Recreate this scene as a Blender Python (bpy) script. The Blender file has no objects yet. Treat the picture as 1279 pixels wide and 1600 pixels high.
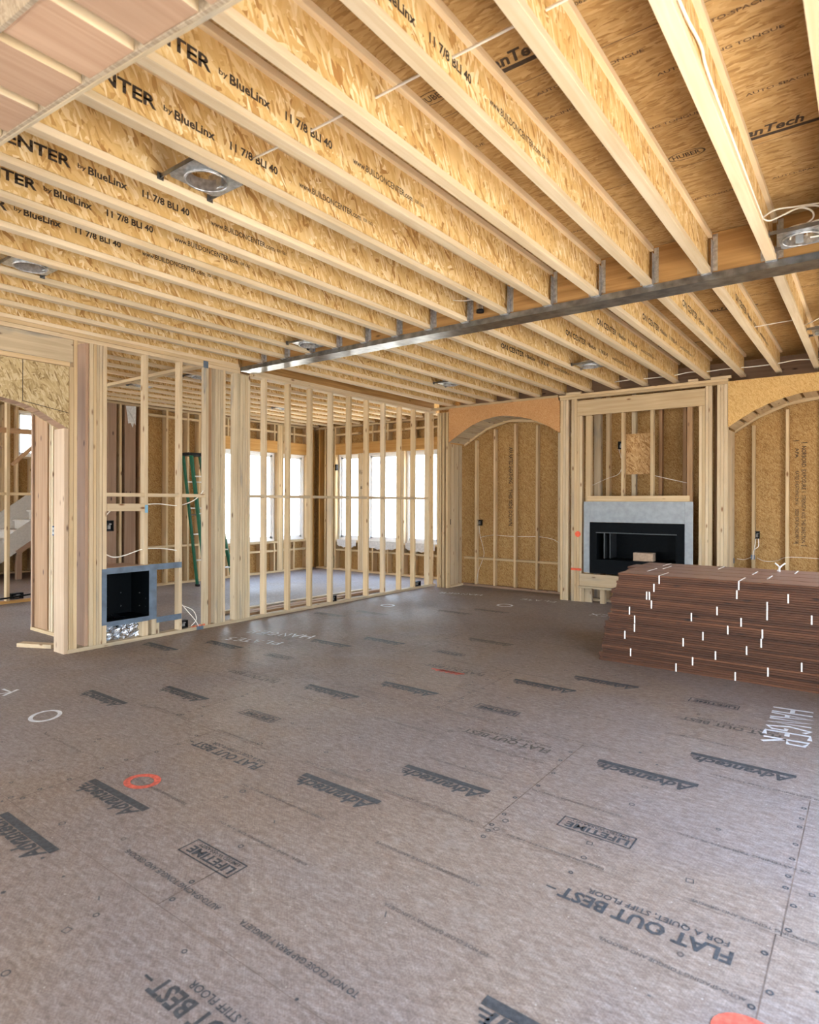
import bpy, math, random
from mathutils import Vector, Matrix
random.seed(7)
S = bpy.context.scene
COL = S.collection
# ------------------------------------------------------------------ camera
F, TH, Y0, CX, H, RL = 970.85, math.radians(36.82), 784.75, 639.5, 1.4754, math.radians(.1675)
cam = bpy.data.cameras.new('camera')
co = bpy.data.objects.new('camera', cam); COL.objects.link(co)
fwd = Vector((-math.sin(TH), math.cos(TH), 0)); rt = Vector((math.cos(TH), math.sin(TH), 0)); up = Vector((0, 0, 1))
r2 = rt*math.cos(RL) + up*math.sin(RL); u2 = -rt*math.sin(RL) + up*math.cos(RL)
co.matrix_world = Matrix(((r2.x, u2.x, -fwd.x, 0), (r2.y, u2.y, -fwd.y, 0), (r2.z, u2.z, -fwd.z, H), (0, 0, 0, 1)))
cam.sensor_fit = 'HORIZONTAL'; cam.sensor_width = 36.0; cam.lens = 36.0*F/1279.0
cam.shift_y = (Y0 - 800.0)/1279.0
cam.clip_start = .05; cam.clip_end = 300
cam.dof.use_dof = True; cam.dof.focus_distance = 7.0; cam.dof.aperture_fstop = 4.0
S.camera = co
# ------------------------------------------------------------------ world, sun, exposure
W = bpy.data.worlds.new('sky'); S.world = W; W.use_nodes = True
nt = W.node_tree; nt.nodes.clear()
tc = nt.nodes.new('ShaderNodeTexCoord'); sp = nt.nodes.new('ShaderNodeSeparateXYZ'); rp = nt.nodes.new('ShaderNodeValToRGB')
bg = nt.nodes.new('ShaderNodeBackground'); out = nt.nodes.new('ShaderNodeOutputWorld')
nt.links.new(tc.outputs['Generated'], sp.inputs[0]); nt.links.new(sp.outputs['Z'], rp.inputs[0])
rp.color_ramp.elements[0].position = 0.0; rp.color_ramp.elements[0].color = (.90, .95, 1.0, 1)
rp.color_ramp.elements[1].position = 0.8; rp.color_ramp.elements[1].color = (.42, .62, 1.0, 1)
e = rp.color_ramp.elements.new(.25); e.color = (.80, .90, 1.0, 1)
nt.links.new(rp.outputs[0], bg.inputs[0]); bg.inputs[1].default_value = 5.0
nt.links.new(bg.outputs[0], out.inputs[0])
sun = bpy.data.lights.new('sun', 'SUN'); sun.energy = 16.0; sun.angle = math.radians(1.0); sun.color = (1.0, .93, .82)
so = bpy.data.objects.new('sun', sun); COL.objects.link(so)
sdir = Vector((-.36, .02, -.93)).normalized(); so.rotation_euler = sdir.to_track_quat('-Z', 'Y').to_euler(); so.location = (6, -3, 12)
S.view_settings.view_transform = 'Standard'; S.view_settings.look = 'None'; S.view_settings.gamma = 1.0
S.view_settings.use_curve_mapping = False; S.view_settings.exposure = 1.34
try:
    S.cycles.use_denoising = True; S.cycles.max_bounces = 10; S.cycles.diffuse_bounces = 7; S.cycles.sample_clamp_indirect = 12.0
except Exception: pass

# ------------------------------------------------------------------ materials
def newmat(name):
    m = bpy.data.materials.new(name); m.use_nodes = True
    t = m.node_tree; b = t.nodes['Principled BSDF']; return m, t, b
def N(t, k, **kw):
    n = t.nodes.new(k)
    for a, v in kw.items(): setattr(n, a, v)
    return n
def ramp(t, src, stops):
    r = N(t, 'ShaderNodeValToRGB'); cr = r.color_ramp
    cr.elements[0].position = stops[0][0]; cr.elements[0].color = (*stops[0][1], 1)
    cr.elements[1].position = stops[-1][0]; cr.elements[1].color = (*stops[-1][1], 1)
    for p, c in stops[1:-1]:
        q = cr.elements.new(p); q.color = (*c, 1)
    t.links.new(src, r.inputs[0]); return r.outputs[0]
def coords(t, shift=True):
    tcn = N(t, 'ShaderNodeTexCoord')
    if not shift: return tcn.outputs['Object'], None
    oi = N(t, 'ShaderNodeObjectInfo')
    mul = N(t, 'ShaderNodeMath', operation='MULTIPLY'); mul.inputs[1].default_value = 37.0
    t.links.new(oi.outputs['Random'], mul.inputs[0])
    ad = N(t, 'ShaderNodeVectorMath', operation='ADD')
    t.links.new(tcn.outputs['Object'], ad.inputs[0]); t.links.new(mul.outputs[0], ad.inputs[1])
    return ad.outputs[0], oi.outputs['Random']
def scaled(t, v, s, rot=(0, 0, 0)):
    mp = N(t, 'ShaderNodeMapping')
    if any(rot): mp.vector_type = 'TEXTURE'; s = tuple(1.0/q for q in s)
    mp.inputs['Scale'].default_value = s; mp.inputs['Rotation'].default_value = rot
    t.links.new(v, mp.inputs[0]); return mp.outputs[0]
def mixc(t, fac, a, b, mode='MIX'):
    m = N(t, 'ShaderNodeMix', data_type='RGBA', blend_type=mode)
    if isinstance(fac, float): m.inputs[0].default_value = fac
    else: t.links.new(fac, m.inputs[0])
    for i, c in ((6, a), (7, b)):
        if isinstance(c, tuple): m.inputs[i].default_value = (*c, 1)
        else: t.links.new(c, m.inputs[i])
    return m.outputs[2]
def wood(name, c0, c1, knot, axis, knots=True, stain=0.0, rough=.7, var=(.82, 1.1), spec=.25):
    m, t, b = newmat(name)
    v, rnd = coords(t)
    sc = [26.0]*3; sc[axis] = 1.1
    n1 = N(t, 'ShaderNodeTexNoise'); n1.inputs['Scale'].default_value = 1; n1.inputs['Detail'].default_value = 4; n1.inputs['Distortion'].default_value = .8
    t.links.new(scaled(t, v, sc), n1.inputs['Vector'])
    col = ramp(t, n1.outputs['Fac'], [(.3, c1), (.5, tuple((a+d)/2 for a, d in zip(c0, c1))), (.68, c0)])
    n2 = N(t, 'ShaderNodeTexNoise'); n2.inputs['Scale'].default_value = 2.2; n2.inputs['Detail'].default_value = 2
    t.links.new(v, n2.inputs['Vector'])
    col = mixc(t, .28, col, ramp(t, n2.outputs['Fac'], [(.3, (.62, .60, .58)), (.7, (1.0, 1.0, 1.0))]), 'MULTIPLY')
    if knots:
        ks = [9.0]*3; ks[axis] = 3.2
        vo = N(t, 'ShaderNodeTexVoronoi'); vo.inputs['Scale'].default_value = 1
        t.links.new(scaled(t, v, ks), vo.inputs['Vector'])
        kf = ramp(t, vo.outputs['Distance'], [(.06, (1, 1, 1)), (.14, (0, 0, 0))])
        col = mixc(t, kf, col, knot)
    if stain:
        n3 = N(t, 'ShaderNodeTexNoise'); n3.inputs['Scale'].default_value = 1.0; n3.inputs['Detail'].default_value = 5
        ss = [7.0]*3; ss[axis] = 1.6
        t.links.new(scaled(t, v, ss), n3.inputs['Vector'])
        sf = ramp(t, n3.outputs['Fac'], [(.56, (0, 0, 0)), (.72, (stain,)*3)])
        col = mixc(t, sf, col, (.24, .24, .23))
    hs = N(t, 'ShaderNodeHueSaturation')
    mr = N(t, 'ShaderNodeMapRange'); mr.inputs['To Min'].default_value = var[0]; mr.inputs['To Max'].default_value = var[1]
    t.links.new(rnd, mr.inputs[0]); t.links.new(mr.outputs[0], hs.inputs['Value']); t.links.new(col, hs.inputs['Color'])
    t.links.new(hs.outputs[0], b.inputs['Base Color']); b.inputs['Roughness'].default_value = rough
    b.inputs['Specular IOR Level'].default_value = spec
    return m
AX = 'xyz'
def woodset(name, *a, **k): return [wood(f'{name}_{AX[i]}', *a, i, **k) for i in range(3)]
WOOD = {
 'pine':  woodset('pine', (.66, .51, .31), (.54, .39, .215), (.20, .10, .04)),
 'spf':   woodset('whitewood', (.67, .545, .365), (.57, .435, .27), (.22, .11, .05), stain=.35),
 'gray':  woodset('weathered', (.66, .55, .38), (.50, .40, .26), (.16, .09, .05), stain=.8),
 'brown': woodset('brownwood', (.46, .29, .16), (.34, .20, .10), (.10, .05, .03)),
 'rose':  woodset('rosewood_tone', (.42, .28, .19), (.33, .21, .14), (.09, .05, .04)),
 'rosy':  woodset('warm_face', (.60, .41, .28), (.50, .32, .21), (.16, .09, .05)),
 'jamb':  woodset('jamb_face', (.56, .43, .30), (.46, .34, .23), (.15, .09, .06)),
 'pack':  woodset('packing', (.44, .25, .09), (.27, .14, .045), (.12, .06, .02)),
 'lvl':   woodset('laminated', (.62, .37, .13), (.48, .25, .07), (.25, .12, .04), knots=False),
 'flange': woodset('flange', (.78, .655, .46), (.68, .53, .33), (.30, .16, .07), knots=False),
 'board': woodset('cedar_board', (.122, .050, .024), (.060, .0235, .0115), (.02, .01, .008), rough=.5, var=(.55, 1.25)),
 'board_lit': woodset('cedar_lit', (.36, .235, .19), (.28, .17, .135), (.05, .03, .02), rough=.42, var=(.8, 1.1), spec=.5),  # lighter copy of the board wood, lit glossy tops put into the colour
}
def osb(name, plane, tones, size=1.0, rough=.75, blot=.25, ang0=None):
    m, t, b = newmat(name)
    v, rnd = coords(t)
    se = N(t, 'ShaderNodeSeparateXYZ'); t.links.new(v, se.inputs[0])
    cb = N(t, 'ShaderNodeCombineXYZ')
    a, c = {'XY': ('X', 'Y'), 'XZ': ('X', 'Z'), 'YZ': ('Y', 'Z')}[plane]
    t.links.new(se.outputs[a], cb.inputs[0]); t.links.new(se.outputs[c], cb.inputs[1])
    nz = N(t, 'ShaderNodeTexNoise'); nz.inputs['Scale'].default_value = 9/size; nz.inputs['Detail'].default_value = 3
    t.links.new(cb.outputs[0], nz.inputs['Vector'])
    dm = N(t, 'ShaderNodeVectorMath', operation='MULTIPLY_ADD'); dm.inputs[1].default_value = (.03*size,)*3
    t.links.new(nz.outputs['Color'], dm.inputs[0]); t.links.new(cb.outputs[0], dm.inputs[2])
    lay = []
    for ang, s in ((.30, (15, 75, 1)), (1.35, (18, 85, 1)), (2.55, (13, 70, 1)), (2.0, (24, 120, 1))):
        if ang0 is not None: ang = ang0 + (ang-1.4)*.25
        vo = N(t, 'ShaderNodeTexVoronoi'); vo.voronoi_dimensions = '2D'; vo.inputs['Scale'].default_value = 1.0/size
        t.links.new(scaled(t, dm.outputs[0], s, (0, 0, ang)), vo.inputs['Vector'])
        sx = N(t, 'ShaderNodeSeparateColor'); t.links.new(vo.outputs['Color'], sx.inputs[0])
        lay.append((sx.outputs[0], sx.outputs[1]))
    val = lay[0][0]
    for i in (1, 2, 3):
        gt = N(t, 'ShaderNodeMath', operation='GREATER_THAN'); gt.inputs[1].default_value = .55
        t.links.new(lay[i][1], gt.inputs[0])
        mx = N(t, 'ShaderNodeMix'); t.links.new(gt.outputs[0], mx.inputs[0]); t.links.new(val, mx.inputs[2]); t.links.new(lay[i][0], mx.inputs[3])
        val = mx.outputs[0]
    k = len(tones)
    col = ramp(t, val, [(i/(k-1), c) for i, c in enumerate(tones)])
    n2 = N(t, 'ShaderNodeTexNoise'); n2.inputs['Scale'].default_value = 1.7; n2.inputs['Detail'].default_value = 3
    t.links.new(v, n2.inputs['Vector'])
    col = mixc(t, blot, col, ramp(t, n2.outputs['Fac'], [(.3, (.55, .5, .45)), (.65, (1, 1, 1))]), 'MULTIPLY')
    t.links.new(col, b.inputs['Base Color']); b.inputs['Roughness'].default_value = rough; b.inputs['Specular IOR Level'].default_value = .25
    return m
WEB = osb('joist_web', 'YZ', [(.40, .21, .065), (.61, .39, .145), (.66, .435, .17), (.69, .475, .205), (.72, .515, .24), (.77, .575, .295), (.86, .71, .45)], 1.6, blot=.2)
SHT = [(.24, .122, .038), (.335, .188, .064), (.39, .232, .084), (.445, .275, .106), (.52, .355, .155)]
OSB_XZ = osb('sheathing_xz', 'XZ', SHT, .55); OSB_YZ = osb('sheathing_yz', 'YZ', SHT, .55)
OSB_PALE = osb('pale_panel', 'YZ', [(.26, .18, .08), (.46, .35, .18), (.54, .43, .24), (.62, .52, .33)], 1.3)
OSB_CHIP = osb('coarse_chip', 'XZ', [(.24, .12, .04), (.40, .23, .09), (.50, .31, .14), (.58, .40, .2)], 1.1)
OSB_GOLD = osb('gold_panel', 'XZ', [(.50, .29, .09), (.60, .38, .14), (.66, .43, .17), (.70, .49, .22)], .6, blot=.15)
OSB_GREY = osb('grey_panel', 'XZ', [(.34, .27, .19), (.44, .36, .26), (.52, .44, .33)], .6)
PLY_RED = osb('red_panel', 'XZ', [(.46, .22, .08), (.54, .28, .11), (.58, .32, .14), (.62, .38, .18)], .35, blot=.25)
DECK = osb('deck_underside', 'XY', [(.31, .18, .065), (.42, .265, .105), (.46, .30, .125), (.50, .34, .15), (.56, .39, .19)], 1.2, blot=.6, ang0=-.2)
def flat(name, col, rough=.6, metal=0.0, noise=.15, nscale=30.0, spec=.4, emit=None):
    m, t, b = newmat(name)
    v, _ = coords(t)
    n = N(t, 'ShaderNodeTexNoise'); n.inputs['Scale'].default_value = nscale; n.inputs['Detail'].default_value = 4
    t.links.new(v, n.inputs['Vector'])
    c = ramp(t, n.outputs['Fac'], [(.3, tuple(x*(1-noise) for x in col)), (.7, tuple(min(1, x*(1+noise)) for x in col))])
    t.links.new(c, b.inputs['Base Color']); b.inputs['Roughness'].default_value = rough; b.inputs['Metallic'].default_value = metal
    b.inputs['Specular IOR Level'].default_value = spec
    return m
INK = flat('ink', (.045, .03, .02), .8, noise=.3)
INKD = flat('ink_faded', (.10, .06, .035), .8, noise=.3)
FINK = flat('floor_ink', (.062, .070, .080), .6, noise=.35, nscale=60)
FINK2 = flat('floor_ink_worn', (.115, .105, .10), .6, noise=.35, nscale=60)
SEAM = flat('seam', (.15, .115, .095), .8, noise=.5, nscale=8)
WPAINT = flat('white_paint', (.72, .78, .88), .6, noise=.2)
OPAINT = flat('orange_paint', (.80, .12, .05), .6, noise=.2)
RPAINT = flat('red_floor_paint', (.62, .13, .09), .6, noise=.3, nscale=60)
GALV = flat('galvanized', (.60, .62, .64), .32, .9, .3, 40)
STEEL = flat('dark_steel', (.20, .205, .21), .30, .85, .4, 12)
TIN = flat('bright_tin', (.75, .76, .78), .25, .9, .2, 30)
DARKMET = flat('dark_liner', (.05, .055, .06), .35, .5, spec=.3)
BLACK = flat('black_plastic', (.008, .008, .009), .45, spec=.2)
BLKMET = flat('black_metal', (.004, .0055, .007), .5, .0, spec=.05)
TAPE = flat('flashing_tape', (.11, .15, .20), .5, noise=.25, nscale=10)
WIRE = flat('white_cable', (.80, .77, .70), .5, noise=.05)
DULLWIRE = flat('dull_wire', (.22, .21, .20), .5)
CEM = flat('cement_board', (.33, .365, .39), .8, noise=.12, nscale=14)
CARD = flat('cardboard', (.42, .31, .22), .8)
STRAP = flat('white_strap', (.85, .85, .83), .5, noise=.03)
GREEN = flat('green_fiberglass', (.008, .105, .055), .35)
ALU = flat('aluminium', (.62, .62, .60), .35, .8)
WFRAME = flat('window_vinyl', (.80, .81, .82), .4, noise=.03)
FLAPM = flat('white_membrane', (.60, .60, .60), .6)
STAIRP = flat('stair_paint', (.52, .50, .46), .6, noise=.08)
GROUND = flat('dry_ground', (.52, .46, .37), .9, noise=.2, nscale=.6)
DARKW = flat('dark_void_board', (.05, .035, .025), .9)
BLUE = flat('blue_box', (.03, .09, .25), .5)
BLUETAG = flat('blue_tag', (.20, .42, .60), .6)
COPPER = flat('orange_sealant', (.70, .20, .10), .6, noise=.3)
def glassmat():
    m = bpy.data.materials.new('window_glass'); m.use_nodes = True; t = m.node_tree; t.nodes.clear()
    o = N(t, 'ShaderNodeOutputMaterial'); tr = N(t, 'ShaderNodeBsdfTransparent'); tr.inputs[0].default_value = (.98, 1, 1, 1)
    gl = N(t, 'ShaderNodeBsdfGlossy'); gl.inputs['Roughness'].default_value = .02
    mx = N(t, 'ShaderNodeMixShader'); mx.inputs[0].default_value = .03
    t.links.new(tr.outputs[0], mx.inputs[1]); t.links.new(gl.outputs[0], mx.inputs[2]); t.links.new(mx.outputs[0], o.inputs[0])
    return m
GLASS = glassmat()
def foilmat():
    m, t, b = newmat('crinkled_foil')
    v, _ = coords(t)
    n = N(t, 'ShaderNodeTexNoise'); n.inputs['Scale'].default_value = 34; n.inputs['Detail'].default_value = 3; n.inputs['Distortion'].default_value = 1.5
    t.links.new(v, n.inputs['Vector'])
    bp = N(t, 'ShaderNodeBump'); bp.inputs['Strength'].default_value = .5; bp.inputs['Distance'].default_value = .02
    t.links.new(n.outputs['Fac'], bp.inputs['Height']); t.links.new(bp.outputs[0], b.inputs['Normal'])
    b.inputs['Base Color'].default_value = (.55, .58, .62, 1); b.inputs['Metallic'].default_value = 1; b.inputs['Roughness'].default_value = .12
    return m
FOIL = foilmat()
def floormat():
    m, t, b = newmat('floor_panels')
    v, _ = coords(t, False)
    a = N(t, 'ShaderNodeTexNoise'); a.inputs['Scale'].default_value = 1; a.inputs['Detail'].default_value = 5; a.inputs['Distortion'].default_value = .6
    t.links.new(scaled(t, v, (16, 60, 10)), a.inputs['Vector'])
    c = ramp(t, a.outputs['Fac'], [(.25, (.205, .166, .150)), (.5, (.270, .231, .214)), (.75, (.345, .310, .298))])
    f = N(t, 'ShaderNodeTexNoise'); f.inputs['Scale'].default_value = 160; f.inputs['Detail'].default_value = 2
    t.links.new(v, f.inputs['Vector'])
    c = mixc(t, .5, c, ramp(t, f.outputs['Fac'], [(.35, (.66, .64, .62)), (.62, (1.08, 1.08, 1.08))]), 'MULTIPLY')
    g = N(t, 'ShaderNodeTexNoise'); g.inputs['Scale'].default_value = .55; g.inputs['Detail'].default_value = 4
    t.links.new(v, g.inputs['Vector'])
    c = mixc(t, .55, c, ramp(t, g.outputs['Fac'], [(.32, (.74, .66, .60)), (.5, (.98, .95, .93)), (.68, (1.05, 1.06, 1.08))]), 'MULTIPLY')
    for ang, am in ((.4, .30), (-.7, .30), (1.5, .22)):
        fb = N(t, 'ShaderNodeTexNoise'); fb.inputs['Scale'].default_value = 1; fb.inputs['Detail'].default_value = 2
        t.links.new(scaled(t, v, (26, 230, 1), (0, 0, ang)), fb.inputs['Vector'])
        c = mixc(t, am, c, ramp(t, fb.outputs['Fac'], [(.34, (.55, .52, .50)), (.5, (.95, .95, .95)), (.66, (1.4, 1.4, 1.4))]), 'MULTIPLY')
    wy = N(t, 'ShaderNodeTexNoise'); wy.inputs['Scale'].default_value = .8; wy.inputs['Detail'].default_value = 3; wy.inputs['Distortion'].default_value = .6
    sh2 = N(t, 'ShaderNodeVectorMath', operation='ADD'); sh2.inputs[1].default_value = (7.3, 2.1, 0); t.links.new(v, sh2.inputs[0]); t.links.new(sh2.outputs[0], wy.inputs['Vector'])
    c = mixc(t, .5, c, ramp(t, wy.outputs['Fac'], [(.36, (.92, .98, 1.10)), (.5, (1, 1, 1)), (.64, (1.08, 1.0, .84))]), 'MULTIPLY')
    vs = N(t, 'ShaderNodeTexVoronoi'); vs.inputs['Scale'].default_value = 16; t.links.new(v, vs.inputs['Vector'])
    c = mixc(t, ramp(t, vs.outputs['Distance'], [(.035, (.8, .8, .8)), (.06, (0, 0, 0))]), c, (.55, .52, .48))
    d = N(t, 'ShaderNodeTexNoise'); d.inputs['Scale'].default_value = 2.4; d.inputs['Detail'].default_value = 6; d.inputs['Roughness'].default_value = .7
    t.links.new(v, d.inputs['Vector'])
    c = mixc(t, ramp(t, d.outputs['Fac'], [(.58, (0, 0, 0)), (.78, (.35, .35, .35))]), c, (.44, .42, .41))
    t.links.new(c, b.inputs['Base Color'])
    rr = ramp(t, g.outputs['Fac'], [(.35, (.74,)*3), (.65, (.55,)*3)]); t.links.new(rr, b.inputs['Roughness'])
    b.inputs['Specular IOR Level'].default_value = .45
    return m
FLOOR = floormat()

# ------------------------------------------------------------------ mesh helpers
_txt = {}
def textmesh(s, bold=.014):
    if s in _txt: return _txt[s]
    big = s in ('Advantech', 'AdvanTech', 'ON CENTER', 'BlueLinx', 'FLAT OUT BEST', 'LIFETIME', '11 7/8 BLI 40'); bold = .030 if big else bold; sh_ = .28 if s.startswith('Adv') else 0
    cu = bpy.data.curves.new('t', 'FONT'); cu.body = s; cu.size = 1; cu.resolution_u = 2; cu.offset = bold; cu.shear = sh_
    o = bpy.data.objects.new('t', cu); COL.objects.link(o)
    dg = bpy.context.evaluated_depsgraph_get(); dg.update()
    me = bpy.data.meshes.new_from_object(o.evaluated_get(dg))
    vs = [v.co.copy() for v in me.vertices]; fs = [tuple(p.vertices) for p in me.polygons]
    x0 = min(v.x for v in vs); x1 = max(v.x for v in vs); y0 = min(v.y for v in vs); y1 = max(v.y for v in vs)
    vs = [((v.x-x0)/(x1-x0), (v.y-y0)/(y1-y0)) for v in vs]
    bpy.data.objects.remove(o); bpy.data.meshes.remove(me); bpy.data.curves.remove(cu)
    _txt[s] = (vs, fs, (x1-x0)/(y1-y0)); return _txt[s]
class MB:
    def __init__(s): s.v = []; s.f = []; s.m = []; s.sm = []
    def face(s, idx, m=0, sm=False): s.f.append(tuple(idx)); s.m.append(m); s.sm.append(sm)
    def add(s, pts): b = len(s.v); s.v.extend(Vector(p) for p in pts); return b
    def box(s, x0, x1, y0, y1, z0, z1, m=0):
        b = s.add([(x, y, z) for z in (z0, z1) for y in (y0, y1) for x in (x0, x1)])
        for q in ((0, 2, 3, 1), (4, 5, 7, 6), (0, 1, 5, 4), (2, 6, 7, 3), (0, 4, 6, 2), (1, 3, 7, 5)): s.face([b+i for i in q], m)
        return s
    def prism(s, pts, plane, a, c, m=0):
        # polygon pts (u,v) in plane extruded along the third axis from a to c
        f = {'XY': lambda u, v, w: (u, v, w), 'XZ': lambda u, v, w: (u, w, v), 'YZ': lambda u, v, w: (w, u, v)}[plane]
        area = sum(pts[i][0]*pts[(i+1) % len(pts)][1]-pts[(i+1) % len(pts)][0]*pts[i][1] for i in range(len(pts)))
        if area < 0: pts = pts[::-1]
        n = len(pts); lo, hi = min(a, c), max(a, c)
        b = s.add([f(u, v, lo) for u, v in pts] + [f(u, v, hi) for u, v in pts])
        fl = plane == 'XZ'
        A = list(range(b, b+n)); B = list(range(b+n, b+2*n))
        s.face(A if fl else A[::-1], m); s.face(B[::-1] if fl else B, m)
        for i in range(n):
            j = (i+1) % n; q = [A[i], A[j], B[j], B[i]]
            s.face(q[::-1] if fl else q, m)
        return s
    def lum(s, x0, x1, y0, y1, z0, z1, m=0, c=.0025, axis=None):
        # a sawn board: rectangular with eased long edges
        d = (x1-x0, y1-y0, z1-z0); ax = d.index(max(d)) if axis is None else axis
        u0, u1, v0, v1, plane, a, e = ((y0, y1, z0, z1, 'YZ', x0, x1), (x0, x1, z0, z1, 'XZ', y0, y1), (x0, x1, y0, y1, 'XY', z0, z1))[ax]
        c = min(c, (u1-u0)*.2, (v1-v0)*.2)
        return s.prism([(u0+c, v0), (u1-c, v0), (u1, v0+c), (u1, v1-c), (u1-c, v1), (u0+c, v1), (u0, v1-c), (u0, v0+c)], plane, a, e, m)
    def obar(s, p, q, w, h, m=0, upv=(0, 0, 1)):
        p, q = Vector(p), Vector(q); d = (q-p).normalized(); a = d.cross(Vector(upv)).normalized(); u = a.cross(d)
        b = s.add([r+a*(sx*w/2)+u*(sz*h/2) for r in (p, q) for sx, sz in ((-1, -1), (1, -1), (1, 1), (-1, 1))])
        for k in ((0, 1, 2, 3), (7, 6, 5, 4), (0, 4, 5, 1), (1, 5, 6, 2), (2, 6, 7, 3), (3, 7, 4, 0)): s.face([b+i for i in k], m)
        return s
    def tube(s, pts, r, m=0, n=7, smooth=True, sub=0):
        P = [Vector(p) for p in pts]
        if sub:
            Q = []
            for i in range(len(P)-1):
                p0 = P[max(i-1, 0)]; p1 = P[i]; p2 = P[i+1]; p3 = P[min(i+2, len(P)-1)]
                for k in range(sub):
                    t = k/sub
                    Q.append(.5*((2*p1)+(p2-p0)*t+(2*p0-5*p1+4*p2-p3)*t*t+(3*p1-p0-3*p2+p3)*t**3))
            Q.append(P[-1]); P = Q
        rings = []; ref = Vector((0, 0, 1))
        for i, p in enumerate(P):
            d = (P[min(i+1, len(P)-1)]-P[max(i-1, 0)]).normalized()
            a = d.cross(ref)
            if a.length < .1: a = d.cross(Vector((1, 0, 0)))
            a.normalize(); u = a.cross(d)
            rings.append(s.add([p+a*(r*math.cos(6.2832*k/n))+u*(r*math.sin(6.2832*k/n)) for k in range(n)]))
        for i in range(len(rings)-1):
            for k in range(n):
                s.face((rings[i]+k, rings[i]+(k+1) % n, rings[i+1]+(k+1) % n, rings[i+1]+k), m, smooth)
        s.face([rings[0]+k for k in range(n)][::-1], m); s.face([rings[-1]+k for k in range(n)], m)
        return s
    def cyl(s, c, r, z0, z1, m=0, n=24, r2=None):
        r2 = r if r2 is None else r2
        a = s.add([(c[0]+r*math.cos(6.2832*k/n), c[1]+r*math.sin(6.2832*k/n), z0) for k in range(n)])
        b = s.add([(c[0]+r2*math.cos(6.2832*k/n), c[1]+r2*math.sin(6.2832*k/n), z1) for k in range(n)])
        for k in range(n): s.face((a+k, a+(k+1) % n, b+(k+1) % n, b+k), m, True)
        return a, b
    def text(s, txt, o, xd, yd, w, h, m=1):
        vs, fs, _ = textmesh(txt); o, xd, yd = Vector(o), Vector(xd), Vector(yd)
        b = s.add([o+xd*(u*w)+yd*(v*h) for u, v in vs])
        for f in fs: s.face([b+i for i in f], m)
        return s
    def quad(s, pts, m=0): b = s.add(pts); s.face([b+i for i in range(len(pts))], m); return s
    def stroke(s, pts, w, z, m):
        # flat painted line on the floor
        P = [Vector((p[0], p[1], 0)) for p in pts]; L = []
        for i, p in enumerate(P):
            d = (P[min(i+1, len(P)-1)]-P[max(i-1, 0)]).normalized(); n = Vector((-d.y, d.x, 0))*w/2
            L.append((p+n, p-n))
        for i in range(len(L)-1):
            a, b_ = L[i], L[i+1]
            s.quad([(a[1].x, a[1].y, z), (b_[1].x, b_[1].y, z), (b_[0].x, b_[0].y, z), (a[0].x, a[0].y, z)], m)
        return s
    def ring(s, c, rx, ry, w, z, m, n=20, rot=0, square=False):
        n = 4 if square else n; A = []
        for k in range(n):
            a = 6.2832*k/n + (math.pi/4 if square else 0)
            ca, sa = math.cos(a), math.sin(a)
            pt = []
            for q in (0, w):
                x, y = (rx-q)*ca, (ry-q)*sa
                pt.append((c[0]+x*math.cos(rot)-y*math.sin(rot), c[1]+x*math.sin(rot)+y*math.cos(rot), z))
            A.append(pt)
        for k in range(n):
            j = (k+1) % n; s.quad([A[k][0], A[j][0], A[j][1], A[k][1]], m)
        return s
def build(name, mb, mats, parent=None, origin=None):
    me = bpy.data.meshes.new(name)
    xs = [p.x for p in mb.v]; ys = [p.y for p in mb.v]; zs = [p.z for p in mb.v]
    o3 = Vector(origin) if origin is not None else Vector(((min(xs)+max(xs))/2, (min(ys)+max(ys))/2, min(zs)))
    me.from_pydata([p-o3 for p in mb.v], [], mb.f)
    for mt in (mats if isinstance(mats, (list, tuple)) else [mats]): me.materials.append(mt)
    me.polygons.foreach_set('material_index', mb.m); me.polygons.foreach_set('use_smooth', mb.sm); me.update()
    o = bpy.data.objects.new(name, me); COL.objects.link(o)
    if parent is not None:
        o.parent = parent; o.location = o3 - WL[parent.name]
    else: o.location = o3
    WL[o.name] = o3
    return o
WL = {}
def tag(o, label, cat, group=None, kind=None):
    o['label'] = label; o['category'] = cat
    if group: o['group'] = group
    if kind: o['kind'] = kind
    return o
def struct(name, mb, mats, label=None):
    o = build(name, mb, mats); o['kind'] = 'structure'
    if label: o['label'] = label
    return o
def thing(name, label, cat, loc, group=None):
    o = bpy.data.objects.new(name, None); COL.objects.link(o); o.location = loc; o.empty_display_size = .1
    WL[o.name] = Vector(loc); return tag(o, label, cat, group)
def board(name, x0, x1, y0, y1, z0, z1, var='pine', label=None, cat=None, group=None, parent=None, axis=None):
    d = (x1-x0, y1-y0, z1-z0); ax = d.index(max(d)) if axis is None else axis
    o = build(name, MB().lum(x0, x1, y0, y1, z0, z1, axis=ax), WOOD[var][ax], parent)
    if label: tag(o, label, cat, group)
    return o
ORD = 'zeroth first second third fourth fifth sixth seventh eighth ninth tenth eleventh twelfth thirteenth fourteenth fifteenth sixteenth seventeenth eighteenth nineteenth twentieth'.split()

# ================================================================== SETTING
CZ, DZ = 3.124, 3.426          # joist bottoms, deck underside
XW, YF, YB = -6.23, 8.95, 9.45  # stud wall face, fireplace wall face, niche back studs
XL, YN = -10.0, 9.85           # back room stud faces
JX = lambda k: -.568 - .4064*k
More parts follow.
